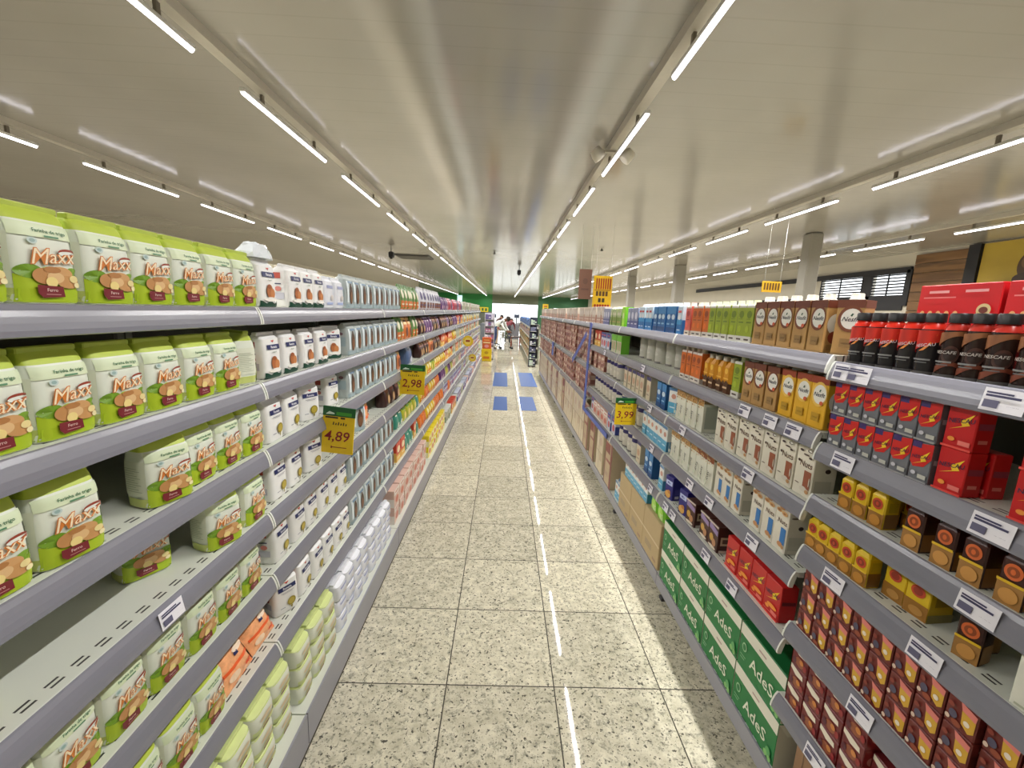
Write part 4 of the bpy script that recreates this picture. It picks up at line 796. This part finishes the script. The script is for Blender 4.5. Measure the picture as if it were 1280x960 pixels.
# tile joints of the photograph fall at x = -0.703 + 0.5 n, y = 1.68 + 0.5 n (survey units)
fl.data.transform(Matrix.Translation((.703*K, -1.6815*K, 0))); fl.location = (-.703*K, 1.6815*K, 0)
structure('ceiling', slab(X0, X1, Y0, Y1, CZ, CZ+.1, ceiling_mat()).build('ceiling'))
M_WALL = mat((206, 200, 186), .6, vary=.03, vscale=2); M_DARK = mat((34, 34, 38), .5)
structure('wall_left', slab(X0-.1, X0, Y0, Y1, 0, CZ, M_WALL).build('wall_left'))
structure('wall_back', slab(X0, X1, Y0-.1, Y0, 0, CZ, M_WALL).build('wall_back'))
m = MB()
for (a, c, z0, z1) in ((Y0, 9.45, 0, CZ), (9.45, Y1, 0, 2.45), (9.45, Y1, 2.95, CZ), (10.42, 10.66, 2.45, 2.95), (12.1, Y1, 2.45, 2.95)): m.box(X1, X1+.1, a, c, z0, z1, M_WALL)
structure('wall_right', m.build('wall_right'))
structure('trim_1', slab(X1-.05, X1, 9.42, 20, 2.93, 3.06, M_DARK).build('trim_1'))
structure('trim_2', slab(X1-.05, X1, 9.38, 9.5, 2.2, 3.0, M_DARK).build('trim_2'))
glass = NT('window_glass'); gb = glass.b; gb.inputs['Transmission Weight'].default_value = 1; gb.inputs['Roughness'].default_value = .02; gb.inputs['IOR'].default_value = 1.05
for i, (a, c) in enumerate(((9.5, 10.42), (10.66, 12.1))):
    m = MB(); m.box(X1+.04, X1+.05, a, c, 2.45, 2.95, glass.m); w = structure('window_%d' % (i+1), m.build('window_pane'))
    m = MB()
    for j in range(7): m.faces([(X1-.03, a, 2.47+.07*j), (X1-.03, c, 2.47+.07*j), (X1+.0, c, 2.508+.07*j), (X1+.0, a, 2.508+.07*j)], [(0, 1, 2, 3)], M_DARK)
    for y in (a+.02, (a+c)/2, c-.02): m.box(X1-.035, X1-.01, y-.012, y+.012, 2.45, 2.95, M_DARK)
    o = link('louvre_blind', m.build('louvre_blind'), w)
structure('trim_3', slab(X1-.03, X1, 10.42, 10.66, 2.2, 2.94, M_DARK).build('trim_3')); structure('trim_4', slab(X1-.03, X1, 9.5, 20, 2.1, 2.45, M_DARK).build('trim_4'))
# wood panel, dark post and yellow board on the right wall
m = MB(); 
for j in range(7): m.box(X1-.04, X1-.005, 8.28, 9.36, 1.9+.2*j, 2.09+.2*j, wood_mat('plank_wood_%d' % j, (92+7*(j*3 % 5), 66+5*(j*3 % 5), 40+3*(j*3 % 5)), (150-6*(j*2 % 5), 112-5*(j*2 % 5), 72-4*(j*2 % 5)), 6, 1, 12))
o = link('wood_panel', m.build('wood_panel')); tag(o, 'brown plank cladding high on the wall beside the louvred windows', 'wall panel')
m = MB(); m.box(X1-.09, X1-.003, 8.06, 8.27, 1.8, CZ-.02, M_DARK); o = link('dark_post', m.build('dark_post')); tag(o, 'black post between the plank cladding and the yellow board', 'post')
root = empty('yellow_board'); put(root, X1, 7.4, 0); tag(root, 'yellow wall board with a dark round motif, above the red bottles', 'board')
m = MB(); m.box(-.05, -.004, -.9, .64, 2.2, CZ-.03, mat((188, 160, 60), .5, vary=.06, vscale=2)); link('board', m.build('board'), root)
m = MB(); m.prints([('e', .1, .60, .14, .2, (84, 62, 40)), ('e', .1, .66, .09, .1, (120, 90, 60)), ('e', .12, .4, .2, .1, (70, 52, 36))], 1.0, 1.1, lambda u, v, e: (-.052-e, -u, 2.2+v), .002); link('motif', m.build('motif'), root)
m = MB(); m.box(-.25, -.06, -.2, .42, 2.35, 2.58, mat((30, 26, 26), .5)); o = link('loudspeaker', m.build('loudspeaker')); put(o, X1, 7.3, 0); tag(o, 'black box loudspeaker fixed on the yellow board', 'loudspeaker')
# columns
for (x, y, w, lb) in ((5.65, 8.0, .24, 'grey column rising beyond the beige oat cartons'), (5.5, 13.6, .3, 'grey column beyond the orange juice cartons'), (5.3, 18.0, .3, 'grey column beyond the blue milk cartons')):
    m = MB(); m.rbox(x-w/2, x+w/2, y-w/2, y+w/2, 0, CZ-.002, mat((156, 152, 142), .5, vary=.03), .02); o = link('column', m.build('column')); tag(o, lb, 'column'); o['kind'] = 'structure'
# far wall: green fascia, window band, doors
WN = [(-1.35, 3.6, .45, 2.45), (5.3, 7.4, .6, 2.2)]
GREEN = mat((26, 118, 52), .5, vary=.04, vscale=1); m = MB(); Wd = mat((86, 92, 80), .6)
m.box(X0, -1.35, Y1, Y1+.1, 1.55, CZ, GREEN); m.box(X0, -1.35, Y1, Y1+.1, 0, 1.55, Wd); m.box(-1.35, 3.6, Y1, Y1+.1, 2.45, CZ, mat((96, 104, 84), .6)); m.box(-1.35, 3.6, Y1, Y1+.1, 0, .45, Wd)
m.box(3.6, 5.3, Y1, Y1+.1, 0, CZ, mat((46, 96, 60), .6)); m.box(5.3, 7.4, Y1, Y1+.1, 2.2, CZ, mat((46, 96, 60), .6)); m.box(5.3, 7.4, Y1, Y1+.1, 0, .6, Wd); m.box(7.4, X1, Y1, Y1+.1, 0, CZ, mat((46, 96, 60), .6))
structure('wall_far', m.build('wall_far'))
for i, (a, c, z0, z1) in enumerate(WN):
    m = MB(); m.box(a, c, Y1+.05, Y1+.06, z0, z1, glass.m); w = structure('window_%d' % (i+3), m.build('window_pane')); m = MB()
    for k in range(6): x = a+(c-a)*k/5; m.box(x-.03, x+.03, Y1+.0, Y1+.09, z0, z1, mat((196, 200, 196), .4))
    m.box(a, c, Y1, Y1+.09, z0+(z1-z0)*.62, z0+(z1-z0)*.62+.04, mat((196, 200, 196), .4)); link('window_frame', m.build('window_frame'), w)
m = MB(); m.box(-4.6, -1.75, Y1-.12, Y1-.03, 1.5, 2.0, mat((196, 176, 30), .5)); m.prints([('r', -.4+.13*i, .2, -.32+.13*i, .8, (50, 90, 40)) for i in range(7)], 2.8, .5, lambda u, v, e: (-3.17+u, Y1-.12-e, 1.5+v), .004); o = link('wall_sign', m.build('wall_sign')); tag(o, 'long yellow sign on the green far wall over the checkouts', 'sign')
m = MB(); m.box(5.6-1.5, 5.9-1.2, Y1-.12, Y1-.03, 1.95, 2.6, mat((206, 176, 40), .5)); m.prints([('r', -.35, .2, .35, .4, (60, 90, 40)), ('r', -.35, .55, .35, .75, (150, 40, 30))], .5, .6, lambda u, v, e: (4.4+u, Y1-.12-e, 1.97+v), .004); o = link('wall_sign', m.build('wall_sign')); tag(o, 'small yellow sign on the green far wall by the windows', 'sign')

# ------------------------------------------------------------------ ceiling lights
LAMP = emit('lamp_tube_light', (250, 246, 255), 9)
AREA = bpy.data.lights.new('lamp_beam', 'AREA'); AREA.shape = 'RECTANGLE'; AREA.size = .020*K; AREA.size_y = 1.38*K; AREA.energy = 40; AREA.spread = math.radians(165); AREA.color = (1, .975, .955)
HOUS = mat((226, 226, 222), .35)
LINES = [(-4.93, 'beyond the flour shelves'), (-1.955, 'over the flour shelves'), (1.003, 'over the drinks shelves'), (3.975, 'over the next aisle'), (6.98, 'near the louvred windows')]
tm = MB(); n = 10; L = 1.44
tm.loft([[(.016*math.cos(PI+PI*i/(n-1)), y, -.004+.020*math.sin(PI+PI*i/(n-1))) for i in range(n)] for y in (.012, L-.012)], LAMP, True, True); TUBE = tm.build('light_tube')
hm = MB(); hm.rbox(-.021, .021, 0, L, -.004, .022, HOUS, .003); HOUSE = hm.build('ceiling_light')
cm = MB(); cm.box(-.010, .010, .25, .28, .022, .09, mat((120, 112, 100), .5)); cm.box(-.010, .010, L-.28, L-.25, .022, .09, mat((120, 112, 100), .5)); CLIP = cm.build('hanger_clip')
for x, nm in LINES:
    m = MB(); m.loft([[(x-.05, y, CZ), (x+.05, y, CZ), (x+.04, y, CZ-.055), (x-.04, y, CZ-.055)] for y in (-2, 45.5)], mat((186, 180, 168), .4, vary=.03), False)
    o = link('light_track', m.build('light_track')); tag(o, f'long beige light track on the ceiling {nm}', 'light track', 'light tracks on the ceiling')
    ph = 3.38; k0 = -2
    for k in range(k0, 22):
        y = ph+1.92*k
        if y+1.5 > Y1: break
        if y < -1.5 and x < 0 and k < -2: continue
        r = link('ceiling_light', HOUSE); put(r, x, y, 3.205); tag(r, f'white tube light, {ORD[k-k0+1]} from the near end of the line {nm}', 'ceiling light', f'tube lights {nm}')
        link('light_tube', TUBE, r); link('hanger_clip', CLIP, r); bl_ = link('lamp_beam', AREA, r); bl_.location = (0, .72*K, -.027*K)
# twin-head emergency light, ceiling vent, cameras, sprinklers
root = empty('emergency_light'); put(root, 1.0, 4.42, CZ); tag(root, 'beige twin head emergency light on the track over the drinks shelves', 'emergency light')
for s in (-1, 1):
    m = MB(); m.lathe([(.035, -.06), (.062, -.055), (.062, .0), (.05, .045)], mat((206, 200, 184), .4), 0, 0, 16); o = link('lamp_head', m.build('lamp_head'), root); o.location = (s*.15*K, 0, -.09*K); o.rotation_euler = (0, s*.7, 0)
m = MB(); m.box(-.17, .17, -.02, .02, -.075, -.056, mat((196, 190, 176), .4)); link('bracket', m.build('bracket'), root)
root = empty('air_vent'); put(root, -3.05, 14.5, CZ); tag(root, 'dark rectangular air vent hung under the ceiling beyond the flour shelves', 'air vent')
m = MB(); m.box(-.55, .55, -.5, .5, -.03, -.002, mat((60, 58, 54), .5)); link('vent_box', m.build('vent_box'), root); m = MB()
for j in range(8): m.box(-.5, .5, -.45+.12*j, -.40+.12*j, -.045, -.03, mat((96, 92, 84), .5))
link('vent_grille', m.build('vent_grille'), root)
def cam_dome(x, y, label):
    root = empty('security_camera'); put(root, x, y, CZ); tag(root, label, 'camera', 'ceiling cameras')
    m = MB(); m.tube([(0, 0, 0), (0, 0, -.09)], .012, M_DARK, 8); link('stem', m.build('stem'), root); m = MB(); m.rbox(-.07, .07, -.05, .12, -.26, -.09, M_DARK, .02); link('housing', m.build('housing'), root); m = MB(); m.lathe([(.03, -.3), (.04, -.28), (.04, -.26)], mat((20, 20, 24), .1), 0, -.0, 12); link('lens', m.build('lens'), root)
cam_dome(-3.35, 12.7, 'black camera hung from the ceiling in front of the air vent')
cam_dome(.95-.45, 16.5, 'black camera hung from the ceiling above the middle of the aisle')
for x, y, lb in ((-.35, 12.5, 'above the aisle'), (2.4, 11.0, 'over the drinks shelves')):
    m = MB(); m.lathe([(.02, 0), (.02, -.03), (.05, -.035), (.05, -.045), (.01, -.06)], mat((60, 58, 56), .4), 0, 0, 10); o = link('smoke_detector', m.build('smoke_detector')); put(o, x, y, CZ-.001); tag(o, 'small dark smoke detector on the ceiling '+lb, 'smoke detector')

# ------------------------------------------------------------------ far end: displays, run beyond, people
root = empty('promotion_display'); put(root, -.56, 14.35, 0); tag(root, 'yellow display plinth with an orange box at the end of the flour side', 'display stand')
m = MB(); m.rbox(-.17, .17, -.17, .17, 0, .42, mat((226, 196, 24), .5, vary=.05), .01); m.prints([('r', -.3, .2, .3, .4, (206, 120, 30)), ('e', 0, .7, .2, .12, (190, 150, 20))], .34, .42, lambda u, v, e: (u, -.171-e, v), .002); link('plinth', m.build('plinth'), root)
m = MB(); m.rbox(-.15, .15, -.15, .15, .42, .80, mat((206, 96, 40), .5, vary=.05), .01); m.prints([('r', -.4, .5, .4, .62, (236, 206, 150)), ('e', 0, .25, .25, .14, (226, 150, 150)), ('r', -.3, .76, .3, .82, (240, 190, 110))], .3, .38, lambda u, v, e: (u, -.151-e, .42+v), .002); link('display_box', m.build('display_box'), root)
def rack(name, x, y, w, h, c, cols, label, cat):
    root = empty(name); put(root, x, y, 0); tag(root, label, cat); m = MB()
    m.box(-w/2, w/2, .14, .16, 0, h, mat(c, .5)); m.box(-w/2, -w/2+.015, 0, .16, 0, h, mat(c, .5)); m.box(w/2-.015, w/2, 0, .16, 0, h, mat(c, .5)); link('frame', m.build('frame'), root)
    r = random.Random(int(x*100+y)); n = max(3, int(h/.22))
    for i in range(n):
        z = .05+(h-.05)*i/n; m = MB(); m.box(-w/2+.015, w/2-.015, -.01, .14, z-.012, z, M_STEEL); link('shelf', m.build('shelf'), root)
        k = 3
        for j in range(k):
            a = -w/2+.02+(w-.04)*j/k; hh = (h/n)*r.uniform(.5, .78); c2 = r.choice(cols); m = MB(); m.rbox(a+.004, a+(w-.04)/k-.004, .01, .12, z+.0005, z+hh, mat(c2, .45), .003)
            m.prints([('r', -.35, .3, .35, .6, r.choice(cols))], (w-.04)/k, hh, lambda u, v, e, a=a, z=z: (a+(w-.04)/k/2+u, .01-e, z+v), .001)
            o = link('food_box', m.build('food_box')); put(o, x, y, 0); tag(o, f'small box, {ORD[j+1]} across, {ORD[i+1]} shelf up of the {label.split(",")[0]}', 'box', 'boxes on the '+label.split(',')[0])
rack('end_rack', -.50, 14.75, .34, 1.62, (206, 206, 214), [(206, 200, 214), (110, 100, 150), (230, 230, 236), (170, 110, 140)], 'white end rack, behind the yellow display plinth', 'rack')
rack('end_rack', .93, 13.2, .22, 1.55, (28, 34, 54), [(206, 206, 212), (120, 124, 150), (60, 60, 84), (190, 210, 190)], 'navy end rack, at the far end of the drinks side', 'rack')
# shelf run beyond the cross aisle
for j in range(5):
    y0 = 13.9+1.9*j; root = empty('gondola_bay'); put(root, .86, y0, 0); tag(root, f'low shelving bay beyond the cross aisle, {ORD[j+1]} from the navy end rack', 'shelving', 'low bays beyond the cross aisle')
    m = MB(); m.box(.28, .32, 0, 1.86, 0, 1.3, M_BACK); link('back_panel', m.build('back_panel'), root)
    for i, z in enumerate((.18, .55, .9, 1.22)):
        m = MB(); m.box(0, .28, 0, 1.86, z-.05, z, M_STEEL); sh = link('shelf', m.build('shelf'), root)
        cs = [[(150, 110, 96), (120, 130, 90), (180, 150, 110)], [(130, 100, 80), (110, 120, 90), (180, 140, 60)], [(160, 110, 110), (90, 100, 140), (180, 160, 120)], [(70, 100, 160), (90, 130, 180), (60, 80, 130)]][i]
        for q in range(6):
            m = MB(); hh = random.uniform(.16, .27); m.rbox(.01, .2, q*.31+.02, q*.31+.30, 0, hh, mat(cs[q % 3], .5), .006); m.prints([('r', -.4, .3, .4, .6, cs[(q+1) % 3])], .28, hh, lambda u, v, e, q=q: (.01-e, q*.31+.16-u, v), .002)
            o = link('dry_goods_box', m.build('dry_goods_box')); put(o, .86, y0, z+.0005); tag(o, f'food box, {ORD[q+1]} along the {["bottom", "second", "third", "top"][i]} shelf, {ORD[j+1]} low bay beyond cross aisle', 'box', 'boxes on the low bays beyond the cross aisle')
# checkout counters
for i, (x, y, w, c) in enumerate(((-.9, 24.5, .9, (92, 98, 104)), (.55, 26.5, .8, (104, 104, 110)), (-2.4, 25, 1.0, (206, 214, 214)))):
    root = empty('checkout_counter'); put(root, x, y, 0); tag(root, ['grey checkout counter behind the bending shopper', 'grey checkout counter between the shopper in maroon and windows', 'pale checkout counter beyond the white end rack'][i], 'counter'); m = MB()
    m.rbox(-w/2, w/2, -.25, .9, 0, .95, mat(c, .5), .02); link('counter_body', m.build('counter_body'), root); m = MB(); m.box(-w/2+.05, w/2-.05, -.2, .85, .951, .97, M_DARK); link('belt', m.build('belt'), root)
    m = MB(); m.box(w/2-.2, w/2-.15, .2, .24, .95, 1.35, M_DARK); m.rbox(w/2-.33, w/2-.02, .15, .19, 1.3, 1.52, mat((60, 70, 90), .3), .01); link('screen', m.build('screen'), root)

def person(name, x, y, yaw, label, J, shirt, trousers, skin=(150, 104, 78), hair=(40, 30, 26), waist=.92, s=1.08):
    """one continuous skinned body; J overrides joint positions (survey units, facing +x)"""
    P = dict(pelvis=(0, 0, .92), spine=(0, 0, 1.12), chest=(0, 0, 1.32), neck=(0, 0, 1.50), head=(.02, 0, 1.60), crown=(.02, 0, 1.70),
             hl=(0, .10, .88), kl=(.03, .11, .48), al=(0, .11, .08), tl=(.16, .12, .03), hr=(0, -.10, .88), kr=(.03, -.11, .48), ar=(0, -.11, .08), tr=(.16, -.12, .03),
             sl=(0, .19, 1.42), el=(.02, .25, 1.15), wl=(.12, .24, .92), fl=(.17, .23, .85), sr=(0, -.19, 1.42), er=(.02, -.25, 1.15), wr=(.12, -.24, .92), fr=(.17, -.23, .85))
    P.update(J); names = list(P); R = dict(pelvis=.135, spine=.13, chest=.15, neck=.055, head=.095, crown=.07, hl=.095, kl=.065, al=.045, tl=.035, hr=.095, kr=.065, ar=.045, tr=.035, sl=.065, el=.045, wl=.034, fl=.036, sr=.065, er=.045, wr=.034, fr=.036)
    E_ = [('pelvis', 'spine'), ('spine', 'chest'), ('chest', 'neck'), ('neck', 'head'), ('head', 'crown'), ('pelvis', 'hl'), ('hl', 'kl'), ('kl', 'al'), ('al', 'tl'), ('pelvis', 'hr'), ('hr', 'kr'), ('kr', 'ar'), ('ar', 'tr'), ('chest', 'sl'), ('sl', 'el'), ('el', 'wl'), ('wl', 'fl'), ('chest', 'sr'), ('sr', 'er'), ('er', 'wr'), ('wr', 'fr')]
    # fingers: five short chains on each hand
    for sd in 'lr':
        w, f = Vector(P['w'+sd]), Vector(P['f'+sd]); d = (f-w).normalized(); lat = d.cross(Vector((0, 1, 0))).normalized()
        for q in range(5):
            a = f+lat*(q-2)*.016; ln = (.05, .07, .078, .07, .055)[q]; k1, k2 = f'{sd}g{q}a', f'{sd}g{q}b'
            P[k1] = tuple(a+d*ln*.5); P[k2] = tuple(a+d*ln+Vector((0, 0, -.008))); R[k1] = .009; R[k2] = .008; E_ += [('f'+sd, k1), (k1, k2)]
    names = list(P); me = bpy.data.meshes.new('person'); me.from_pydata([tuple(c*K*s for c in P[n]) for n in names], [(names.index(a), names.index(b)) for a, b in E_], [])
    o = bpy.data.objects.new('person', me); COL.objects.link(o); sk = o.modifiers.new('skin', 'SKIN'); sub = o.modifiers.new('smooth', 'SUBSURF'); sub.levels = sub.render_levels = 1
    for i, n in enumerate(names): v = me.skin_vertices[0].data[i]; v.radius = (R[n]*K*s,)*2; v.use_root = n == 'pelvis'
    dg = bpy.context.evaluated_depsgraph_get(); m2 = bpy.data.meshes.new_from_object(o.evaluated_get(dg)); bpy.data.objects.remove(o)
    for c in (shirt, trousers, skin, (40, 36, 40)): m2.materials.append(mat(c, .7, vary=.06, vscale=20))
    segs = [((a, b), 2 if 'neck' in (a, b) and b == 'head' or b == 'crown' or a[0] == 'w' or 'g' in b[:2] and len(b) == 4 else 1 if a[0] in 'hk' and a[1:] in ('l', 'r') or a == 'pelvis' and b[0] == 'h' else 3 if a[0] == 'a' and len(a) == 2 else 0) for a, b in E_]
    for p in m2.polygons:
        c = Vector(p.center)/(K*s); best = min(segs, key=lambda q: (lambda A, B: (c-(A+(B-A)*max(0, min(1, (c-A).dot(B-A)/max((B-A).length_squared, 1e-9))))).length)(Vector(P[q[0][0]]), Vector(P[q[0][1]])))
        p.material_index = best[1]; p.use_smooth = True
    r = link('person', m2); put(r, x, y, 0, yaw); tag(r, label, 'person')
    h = Vector(P['head']); up = (Vector(P['crown'])-h).normalized(); m = MB(); n = 14
    side = Vector((0, 1, 0)); fw = side.cross(up); rg = []
    for j in range(6):
        t = -.15+1.65*j/5; rr = .112*math.cos(min(t, 1.5)); rg.append([tuple((h+up*(.03+.112*math.sin(t))-fw*.022+fw*rr*math.cos(2*PI*i/n)*1.0+side*rr*.92*math.sin(2*PI*i/n))*s) for i in range(n)])
    m.loft(rg, mat(hair, .6)); link('hair', m.build('hair'), r)
    f = MB(); c = (h+fw*.088)
    for dy in (-.035, .035): f.lathe([(.004, -.006), (.011, 0), (.004, .006)], mat((30, 24, 22), .3), (c.x)*s, dy*s, 8)
    for i in range(len(f.v)): f.v[i] = (f.v[i][0], f.v[i][1], f.v[i][2]+(c.z+.01)*s)
    nz = len(f.v); f.lathe([(.016, c.z*s-.035), (.010, c.z*s+.0)], mat(skin, .6), (c.x+.008)*s, 0, 8); f.box((c.x-.004)*s, (c.x+.006)*s, -.028, .028, (c.z-.06)*s, (c.z-.048)*s, mat((140, 70, 66), .5))
    link('face', f.build('face'), r)
    return r
bend = dict(spine=(.10, 0, 1.06), chest=(.30, 0, 1.16), neck=(.46, 0, 1.22), head=(.55, 0, 1.24), crown=(.64, 0, 1.28), sl=(.34, .19, 1.16), el=(.44, .24, .92), wl=(.56, .2, .78), fl=(.62, .19, .74), sr=(.34, -.19, 1.16), er=(.46, -.24, .93), wr=(.58, -.2, .8), fr=(.64, -.19, .76), kl=(.02, .12, .48), al=(-.1, .12, .08), tl=(.05, .13, .03))
person('person', -.42, 18.8, -.3, 'person in a white top and jeans bending over a trolley', bend, (222, 226, 222), (66, 86, 130), (110, 74, 56))
person('person', .22, 23.0, 1.2, 'person in a maroon top leaning over the small table by the checkouts', bend, (110, 34, 44), (54, 54, 62), s=.95)
lean = dict(spine=(.05, 0, 1.10), chest=(.17, 0, 1.27), neck=(.28, 0, 1.40), head=(.35, 0, 1.45), crown=(.40, 0, 1.53), sl=(.20, .19, 1.32), el=(.30, .25, 1.06), wl=(.46, .2, 1.0), fl=(.53, .19, .97), sr=(.20, -.19, 1.32), er=(.30, -.25, 1.06), wr=(.46, -.2, 1.0), fr=(.53, -.19, .97))
person('person', -.40, 21.2, .6, 'person in a dark brown top and beige trousers leaning forward, behind the bending shopper', lean, (74, 44, 40), (160, 138, 116), s=.95)
# shopping trolley and small table
root = empty('shopping_trolley'); put(root, .12, 19.2, 0, .2); tag(root, 'dark wire shopping trolley with goods, in front of the bending shopper', 'trolley'); W = mat((74, 78, 66), .4, .5, .6)
m = MB()
for z, s in ((.5, .8), (.62, .87), (.74, .94), (.86, 1)): m.tube([(-.3*s, -.2*s, z), (.3*s, -.2*s, z), (.3*s, .2*s, z), (-.3*s, .2*s, z), (-.3*s, -.2*s, z)], .008, W, 6)
for i in range(9): a = -.3+.075*i; m.tube([(a, -.2, .86), (a*.8, -.16, .5), (a*.8, .16, .5), (a, .2, .86)], .006, W, 6)
link('basket', m.build('basket'), root)
m = MB(); m.tube([(-.3, -.2, .86), (-.4, -.2, .96), (-.4, .2, .96), (-.3, .2, .86)], .014, mat((170, 40, 40), .4), 8); link('handle', m.build('handle'), root)
for a in (-.26, .26):
    for b in (-.17, .17):
        m = MB(); m.tube([(a*.85, b*.85, .5), (a, b, .09)], .011, W, 6); lg = link('leg', m.build('leg'), root); m = MB(); m.loft([[(a+.05*math.cos(2*PI*i/12), b+dy, .05+.05*math.sin(2*PI*i/12)) for i in range(12)] for dy in (-.015, .015)], M_DARK); link('wheel', m.build('wheel'), lg)
for i, c in enumerate(((206, 206, 200), (90, 110, 80), (60, 66, 110))):
    m = MB(); m.rbox(-.06, .06, -.08, .08, 0, .22+.04*i, mat(c, .5), .012); m.prints([('r', -.3, .3, .3, .6, (226, 226, 206))], .14, .22, lambda u, v, e: (u, -.09-e, v), .002); o = link('food_box', m.build('food_box')); put(o, -.02+.14*i, 19.2+.028*i, .515); tag(o, ['white', 'green', 'navy'][i]+' box standing in the shopping trolley', 'box')
root = empty('side_table'); put(root, .60, 20.9, 0); tag(root, 'small dark table with red legs near the checkouts', 'table'); m = MB(); m.rbox(-.25, .25, -.2, .2, .44, .49, mat((60, 44, 36), .5), .008); link('table_top', m.build('table_top'), root)
for a in (-.21, .21):
    for b in (-.16, .16): m = MB(); m.tube([(a, b, 0), (a, b, .44)], .02, mat((160, 70, 50), .4), 8); link('leg', m.build('leg'), root)
# outside ground
m = MB(); m.box(-30, 40, 60, 120, -.06, -.01, mat((190, 190, 184), .9, vary=.04, vscale=1)); o = structure('ground_outside', m.build('ground_outside'))

# ------------------------------------------------------------------ world, camera, colour
w = bpy.data.worlds.new('daylight'); S.world = w; w.use_nodes = True; bg = w.node_tree.nodes['Background']
bg.inputs[0].default_value = (.92, .97, 1, 1); bg.inputs[1].default_value = 4.5
H = 1.7196; f, p, y, r = 524.255, .172205758, .0248512926, .042447315
fw = Vector((math.sin(y)*math.cos(p), math.cos(y)*math.cos(p), -math.sin(p))); rt = Vector((math.cos(y), -math.sin(y), 0)); up = rt.cross(fw)
rt2 = rt*math.cos(r)+up*math.sin(r); up2 = -rt*math.sin(r)+up*math.cos(r)
cam = bpy.data.cameras.new('camera'); co = bpy.data.objects.new('camera', cam); COL.objects.link(co)
M = Matrix.Identity(4)
for i in range(3): M[i][0], M[i][1], M[i][2] = rt2[i], up2[i], -fw[i]
M[2][3] = H*K; co.matrix_world = M
cam.sensor_width = 36; cam.lens = f/1280*36; cam.clip_start = .02; cam.clip_end = 300
S.camera = co
vs = S.view_settings; S.display_settings.display_device = 'sRGB'; vs.view_transform = 'Standard'; vs.look = 'None'; vs.gamma = 1; vs.use_curve_mapping = False; vs.exposure = -.42
try:
    S.cycles.use_denoising = True; S.cycles.max_bounces = 8; S.cycles.diffuse_bounces = 4; S.cycles.glossy_bounces = 4; S.cycles.use_light_tree = True; S.cycles.sample_clamp_indirect = 6
except Exception as e: print(e)
